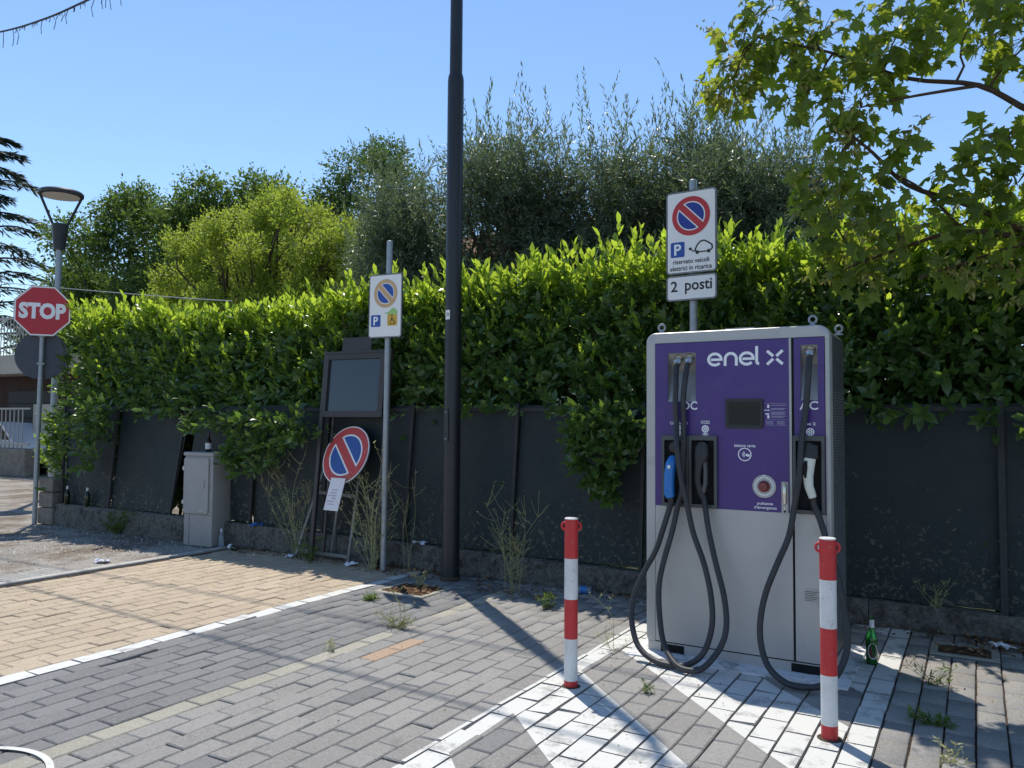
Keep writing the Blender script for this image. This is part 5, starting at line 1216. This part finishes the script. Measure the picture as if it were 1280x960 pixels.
weed('tall_weed', 'clump of tall grassy weeds at the foot of the disabled parking sign', (-5.28, 6.34, 0), [(rg.uniform(-.34, .32), rg.uniform(-.14, .08), rg.uniform(.5, 1.15), 6, 26, .05) for _ in range(15)], 4)
weed('green_weed', 'low green weed under the portable sign lower bar', (-6.1, 6.28, 0), [(rg.uniform(-.2, .2), rg.uniform(-.15, .1), rg.uniform(.1, .30), 3, 20, .06) for _ in range(8)], 14, 'weed_green')
weed('weed_tuft', 'dry tuft with thin upright stalks between grey pavers near orange blocks', (-3.67, 4.69, 0), [(rg.uniform(-.2, .2), rg.uniform(-.06, .06), rg.choice([.04, .05, .06, .07, .08, .09, .26]), 2, 16, .028) for _ in range(26)], 5)
weed('weed_tuft', 'small bright green leafy tuft near the white bay line', (-4.42, 5.28, 0), [(rg.uniform(-.08, .08), rg.uniform(-.05, .05), rg.uniform(.02, .05), 1, 14, .035) for _ in range(18)], 6, 'weed_green')
weed('weed_tuft', 'tiny brown tuft at the end of the cream paver row', (-3.67, 3.98, 0), [(rg.uniform(-.05, .05), rg.uniform(-.03, .03), rg.uniform(.03, .09), 1, 8, .03) for _ in range(8)], 7)
weed('weed_tuft', 'little yellow green seedling behind the first bollard', (-3.02, 5.78, 0), [(rg.uniform(-.08, .08), rg.uniform(-.05, .05), rg.uniform(.05, .16), 2, 14, .05) for _ in range(9)], 8, 'weed_green')
weed('dry_weed', 'spindly dry weed beside the hanging cable loop', (-2.08, 4.98, 0), [(-.22, .05, .34, 6, 22, .025), (-.05, 0, .22, 4, 12, .03), (.12, .02, .10, 3, 10, .03), (-.1, -.1, .12, 3, 12, .03)], 9)
weed('weed_tuft', 'spiky grass tuft in the wide paver joint beyond the green bottle', (-.24, 5.30, 0), [(rg.uniform(-.14, .14), rg.uniform(-.06, .06), rg.uniform(.04, .13), 0, 4, .045) for _ in range(20)], 10, 'weed_green')
weed('weed_tuft', 'flat green weed in the charger shadow', (-.22, 4.60, 0), [(rg.uniform(-.12, .12), rg.uniform(-.05, .05), rg.uniform(.02, .06), 1, 12, .04) for _ in range(16)], 11, 'weed_green')
weed('weed_tuft', 'small dry tuft in the dappled shade behind the second bollard', (-.13, 4.12, 0), [(rg.uniform(-.07, .07), rg.uniform(-.05, .05), rg.uniform(.03, .1), 1, 8, .03) for _ in range(10)], 12)
weed('weed_tuft', 'tiny tuft on grey pavers in front of the hatching', (-1.62, 4.30, 0), [(rg.uniform(-.03, .03), rg.uniform(-.03, .03), rg.uniform(.02, .06), 1, 8, .03) for _ in range(8)], 13, 'weed_green')
weed('green_weed', 'straggly green weed against the low wall left of the cabinet', (-9.75, 6.56, 0), [(rg.uniform(-.35, .35), rg.uniform(-.1, .04), rg.uniform(.08, .34), 4, 40, .06) for _ in range(12)], 15, 'weed_green')
weed('dry_weed', 'pale seed heads growing on top of the low wall right of the charger', (-.27, 6.64, .17), [(rg.uniform(-.18, .18), rg.uniform(-.03, .0), rg.uniform(.1, .22), 4, 16, .028) for _ in range(7)], 16)
weed('weed_tuft', 'dry tuft in the soil square by the lamp post', (-4.36, 5.92, 0), [(rg.uniform(-.12, .12), rg.uniform(-.06, .06), rg.uniform(.06, .16), 2, 8, .03) for _ in range(12)], 17)
weed('tall_weed', 'thin dry stalk right of the disabled parking sign post', (-4.98, 6.5, 0), [(rg.uniform(-.08, .1), rg.uniform(-.05, .02), rg.uniform(.5, .95), 4, 14, .03) for _ in range(3)], 18)
# dead leaves against the wall and in the corners: too many to count
def litter(name, boxes, mat, size, parent_label=None):
    P_ = []
    for (x0, x1, y0, y1, n, pw) in boxes:
        P_.append(np.stack([RNG.uniform(x0, x1, n), y1 - (y1 - y0) * RNG.random(n) ** pw, RNG.uniform(.004, .016, n)], -1))
    P_ = np.vstack(P_); n = len(P_); a = RNG.uniform(0, 6.28, n)
    V, Fc = scatter(*T_OVAL, P_, np.stack([np.cos(a), np.sin(a), RNG.normal(0, .25, n)], -1), np.stack([RNG.normal(0, .3, n), RNG.normal(0, .3, n), np.ones(n)], -1), size * RNG.uniform(.5, 1.3, n))
    o = np_mesh(name, V, Fc, mat, None, np.repeat(RNG.uniform(0, .99, n), 2)); tag(o, kind='stuff'); return o
tag(litter('leaf_litter', [(-7.6, 3, 6.36, 6.6, 1000, 2.2), (-4.0, -3.2, 6.0, 6.3, 160, 1), (-.1, .9, 6.2, 6.59, 420, 1.5), (-4.52, -4.15, 5.62, 5.98, 160, 1), (-.25, .05, 6.05, 6.28, 60, 1), (-5.4, -4.4, 6.2, 6.6, 260, 1.4), (-7.6, -6.9, 6.3, 6.6, 60, 1)], 'litter_leaf', .045), 'brown dead leaves drifted against the low wall', 'leaf litter')
tag(litter('joint_debris', [(-.36, 1.2, 4.6, 6.3, 260, 1), (-4.7, -.4, 3.0, 6.2, 260, 1), (-7.5, -5, 2.5, 6.5, 220, 1), (-2.1, -1.2, 4.6, 4.95, 60, 1)], 'litter_leaf', .016), 'tiny brown leaf crumbs scattered over the paving', 'debris')
g_ = RNG; n = 1500; P_ = np.stack([g_.uniform(-11.4, -7.7, n), 6.58 - g_.random(n) ** 1.3 * 2.2, np.full(n, -.008)], -1)
V, Fc = scatter(np.array([(0, 0, .5), (.5, .5, -.3), (-.5, .5, -.3), (0, -.6, -.3)]), np.array([(0, 1, 2), (0, 2, 3), (0, 3, 1)]), P_, rdir(n), np.tile([[0, 0, 1.]], (n, 1)), g_.uniform(.006, .022, n))
tag(tag(np_mesh('gravel', V, Fc, 'pale_concrete'), kind='stuff'), 'loose pale grit scattered on the asphalt edge', 'gravel')

# ================================================================== bottles and litter
def bottle(label, loc, h, r, glass, foil, lab, group=None, rot=None, name='bottle'):
    t = thing(name, label, 'bottle', loc, 0, group, rot or (0, 0, random.uniform(0, 6)))
    MB().lathe([(r * .85, 0), (r, .012), (r, h * .52), (r * .9, h * .60), (r * .52, h * .72), (r * .42, h * .80), (r * .38, h * .97), (r * .43, h * .975), (r * .43, h)], 22).build('glass', glass, t, smooth=50)
    if foil: MB().lathe([(r * .47, h * .80), (r * .43, h * .965)], 18).build('neck_label', foil, t, smooth=50)
    if lab: MB().lathe([(r * 1.015, h * .16), (r * 1.015, h * .46)], 22).build('label_band', lab, t, smooth=50)
    return t
bt = bottle('green glass beer bottle with dark oval label standing right of the charger', (-.592, 5.545, .0), .285, .035, 'green_glass', 'foil', None, rot=(0, 0, R(-4)))
ov = MB(); n_ = 20
V = []; 
for sc_k in (1., .84):
    for k in range(n_):
        a = 2 * math.pi * k / n_; ph = .85 * sc_k * math.cos(a) - math.pi / 2 + .35; rr_ = .0362 + (.0006 if sc_k < 1 else 0); V.append((rr_ * math.cos(ph), rr_ * math.sin(ph), .088 + .05 * sc_k * math.sin(a)))
ov.add(V[:n_] , [tuple(range(n_))]); ov.build('oval_label', 'foil', bt)
ov = MB(); ov.add(V[n_:], [tuple(range(n_))]); ov.build('label_print', 'label_red', bt)
MB().lathe([(.0335, .006), (.0335, .145)], 20).build('beer', 'brown_glass', bt)
bottle('dark bottle with white neck on the low wall beside the stone pillar', (-11.02, 6.63, kerb_z(-11.02) - .004), .27, .036, 'dark_glass', 'foil', None, 'empty bottles along the low wall')
bottle('dark bottle with white neck on the low wall below the drooping hedge', (-10.55, 6.63, kerb_z(-10.55) - .004), .27, .036, 'dark_glass', 'foil', None, 'empty bottles along the low wall')
bottle('brown bottle with white label on top of the grey cabinet', (-7.99, 6.52, 1.108), .235, .036, 'brown_glass', None, 'foil')
bottle('clear bottle with white neck standing at the cabinet foot', (-7.70, 6.50, -.002), .23, .03, 'pet', 'foil', None)
bottle('green bottle lying on the ground beside the cabinet', (-7.52, 6.46, .034), .24, .034, 'dark_glass', None, 'foil', rot=(R(90), 0, R(70)))
pb = thing('plastic_bottle', 'crumpled clear plastic bottle with blue label lying by the wall', 'bottle', (-2.93, 6.47, .034), rot=(R(90), R(20), R(-80)))
pr = MB(); pr.lathe([(.028, 0), (.034, .01), (.031, .03), (.034, .05), (.030, .07), (.033, .10), (.027, .13), (.031, .15), (.022, .18), (.012, .205), (.012, .225)], 16); pr.build('shell', 'pet', pb, smooth=60)
MB().lathe([(.0345, .045), (.032, .07), (.0345, .098)], 16).build('label_band', 'litter_blue', pb, smooth=60); MB().lathe([(.0145, .213), (.0145, .232)], 12).build('bottle_cap', 'litter_blue', pb)
def scrap(label, loc, s, mat='paper', cat='litter', seed=0):
    rg_ = random.Random(seed); m = MB(); n_ = 4; V = [(s * (i / n_ - .5) * rg_.uniform(.8, 1.2), s * .7 * (j / n_ - .5) * rg_.uniform(.8, 1.2), rg_.uniform(0, .35) * s) for j in range(n_ + 1) for i in range(n_ + 1)]
    m.add(V, [(j * (n_ + 1) + i, j * (n_ + 1) + i + 1, (j + 1) * (n_ + 1) + i + 1, (j + 1) * (n_ + 1) + i) for j in range(n_) for i in range(n_)])
    o = m.build('paper_scrap', mat, None, loc=loc); o.rotation_euler = (0, 0, rg_.uniform(0, 6)); return tag(o, label, cat, 'scraps of litter')
scrap('white crumpled paper scrap on the asphalt beside the beige bay', (-7.98, 5.20, -.012), .16, seed=1)
scrap('pale folded scrap on top of the low wall left of the lamp post', (-4.92, 6.63, .245), .13, seed=2)
scrap('small white scrap under the right leg of the portable sign', (-5.62, 6.40, .002), .12, seed=3)
scrap('blue wrapper on the low wall right of the cabinet', (-7.28, 6.64, .262), .15, 'litter_blue', seed=4)
scrap('white scrap near the left foot of the portable sign', (-6.52, 6.44, .002), .12, seed=5)
scrap('small pale scrap by the wall right of the soil square', (.12, 6.35, .002), .14, seed=6)
for o in SC.objects:
    if o.type == 'MESH' and o.name.startswith('paver') is False and len(o.data.materials) == 0: print('NO MATERIAL', o.name)
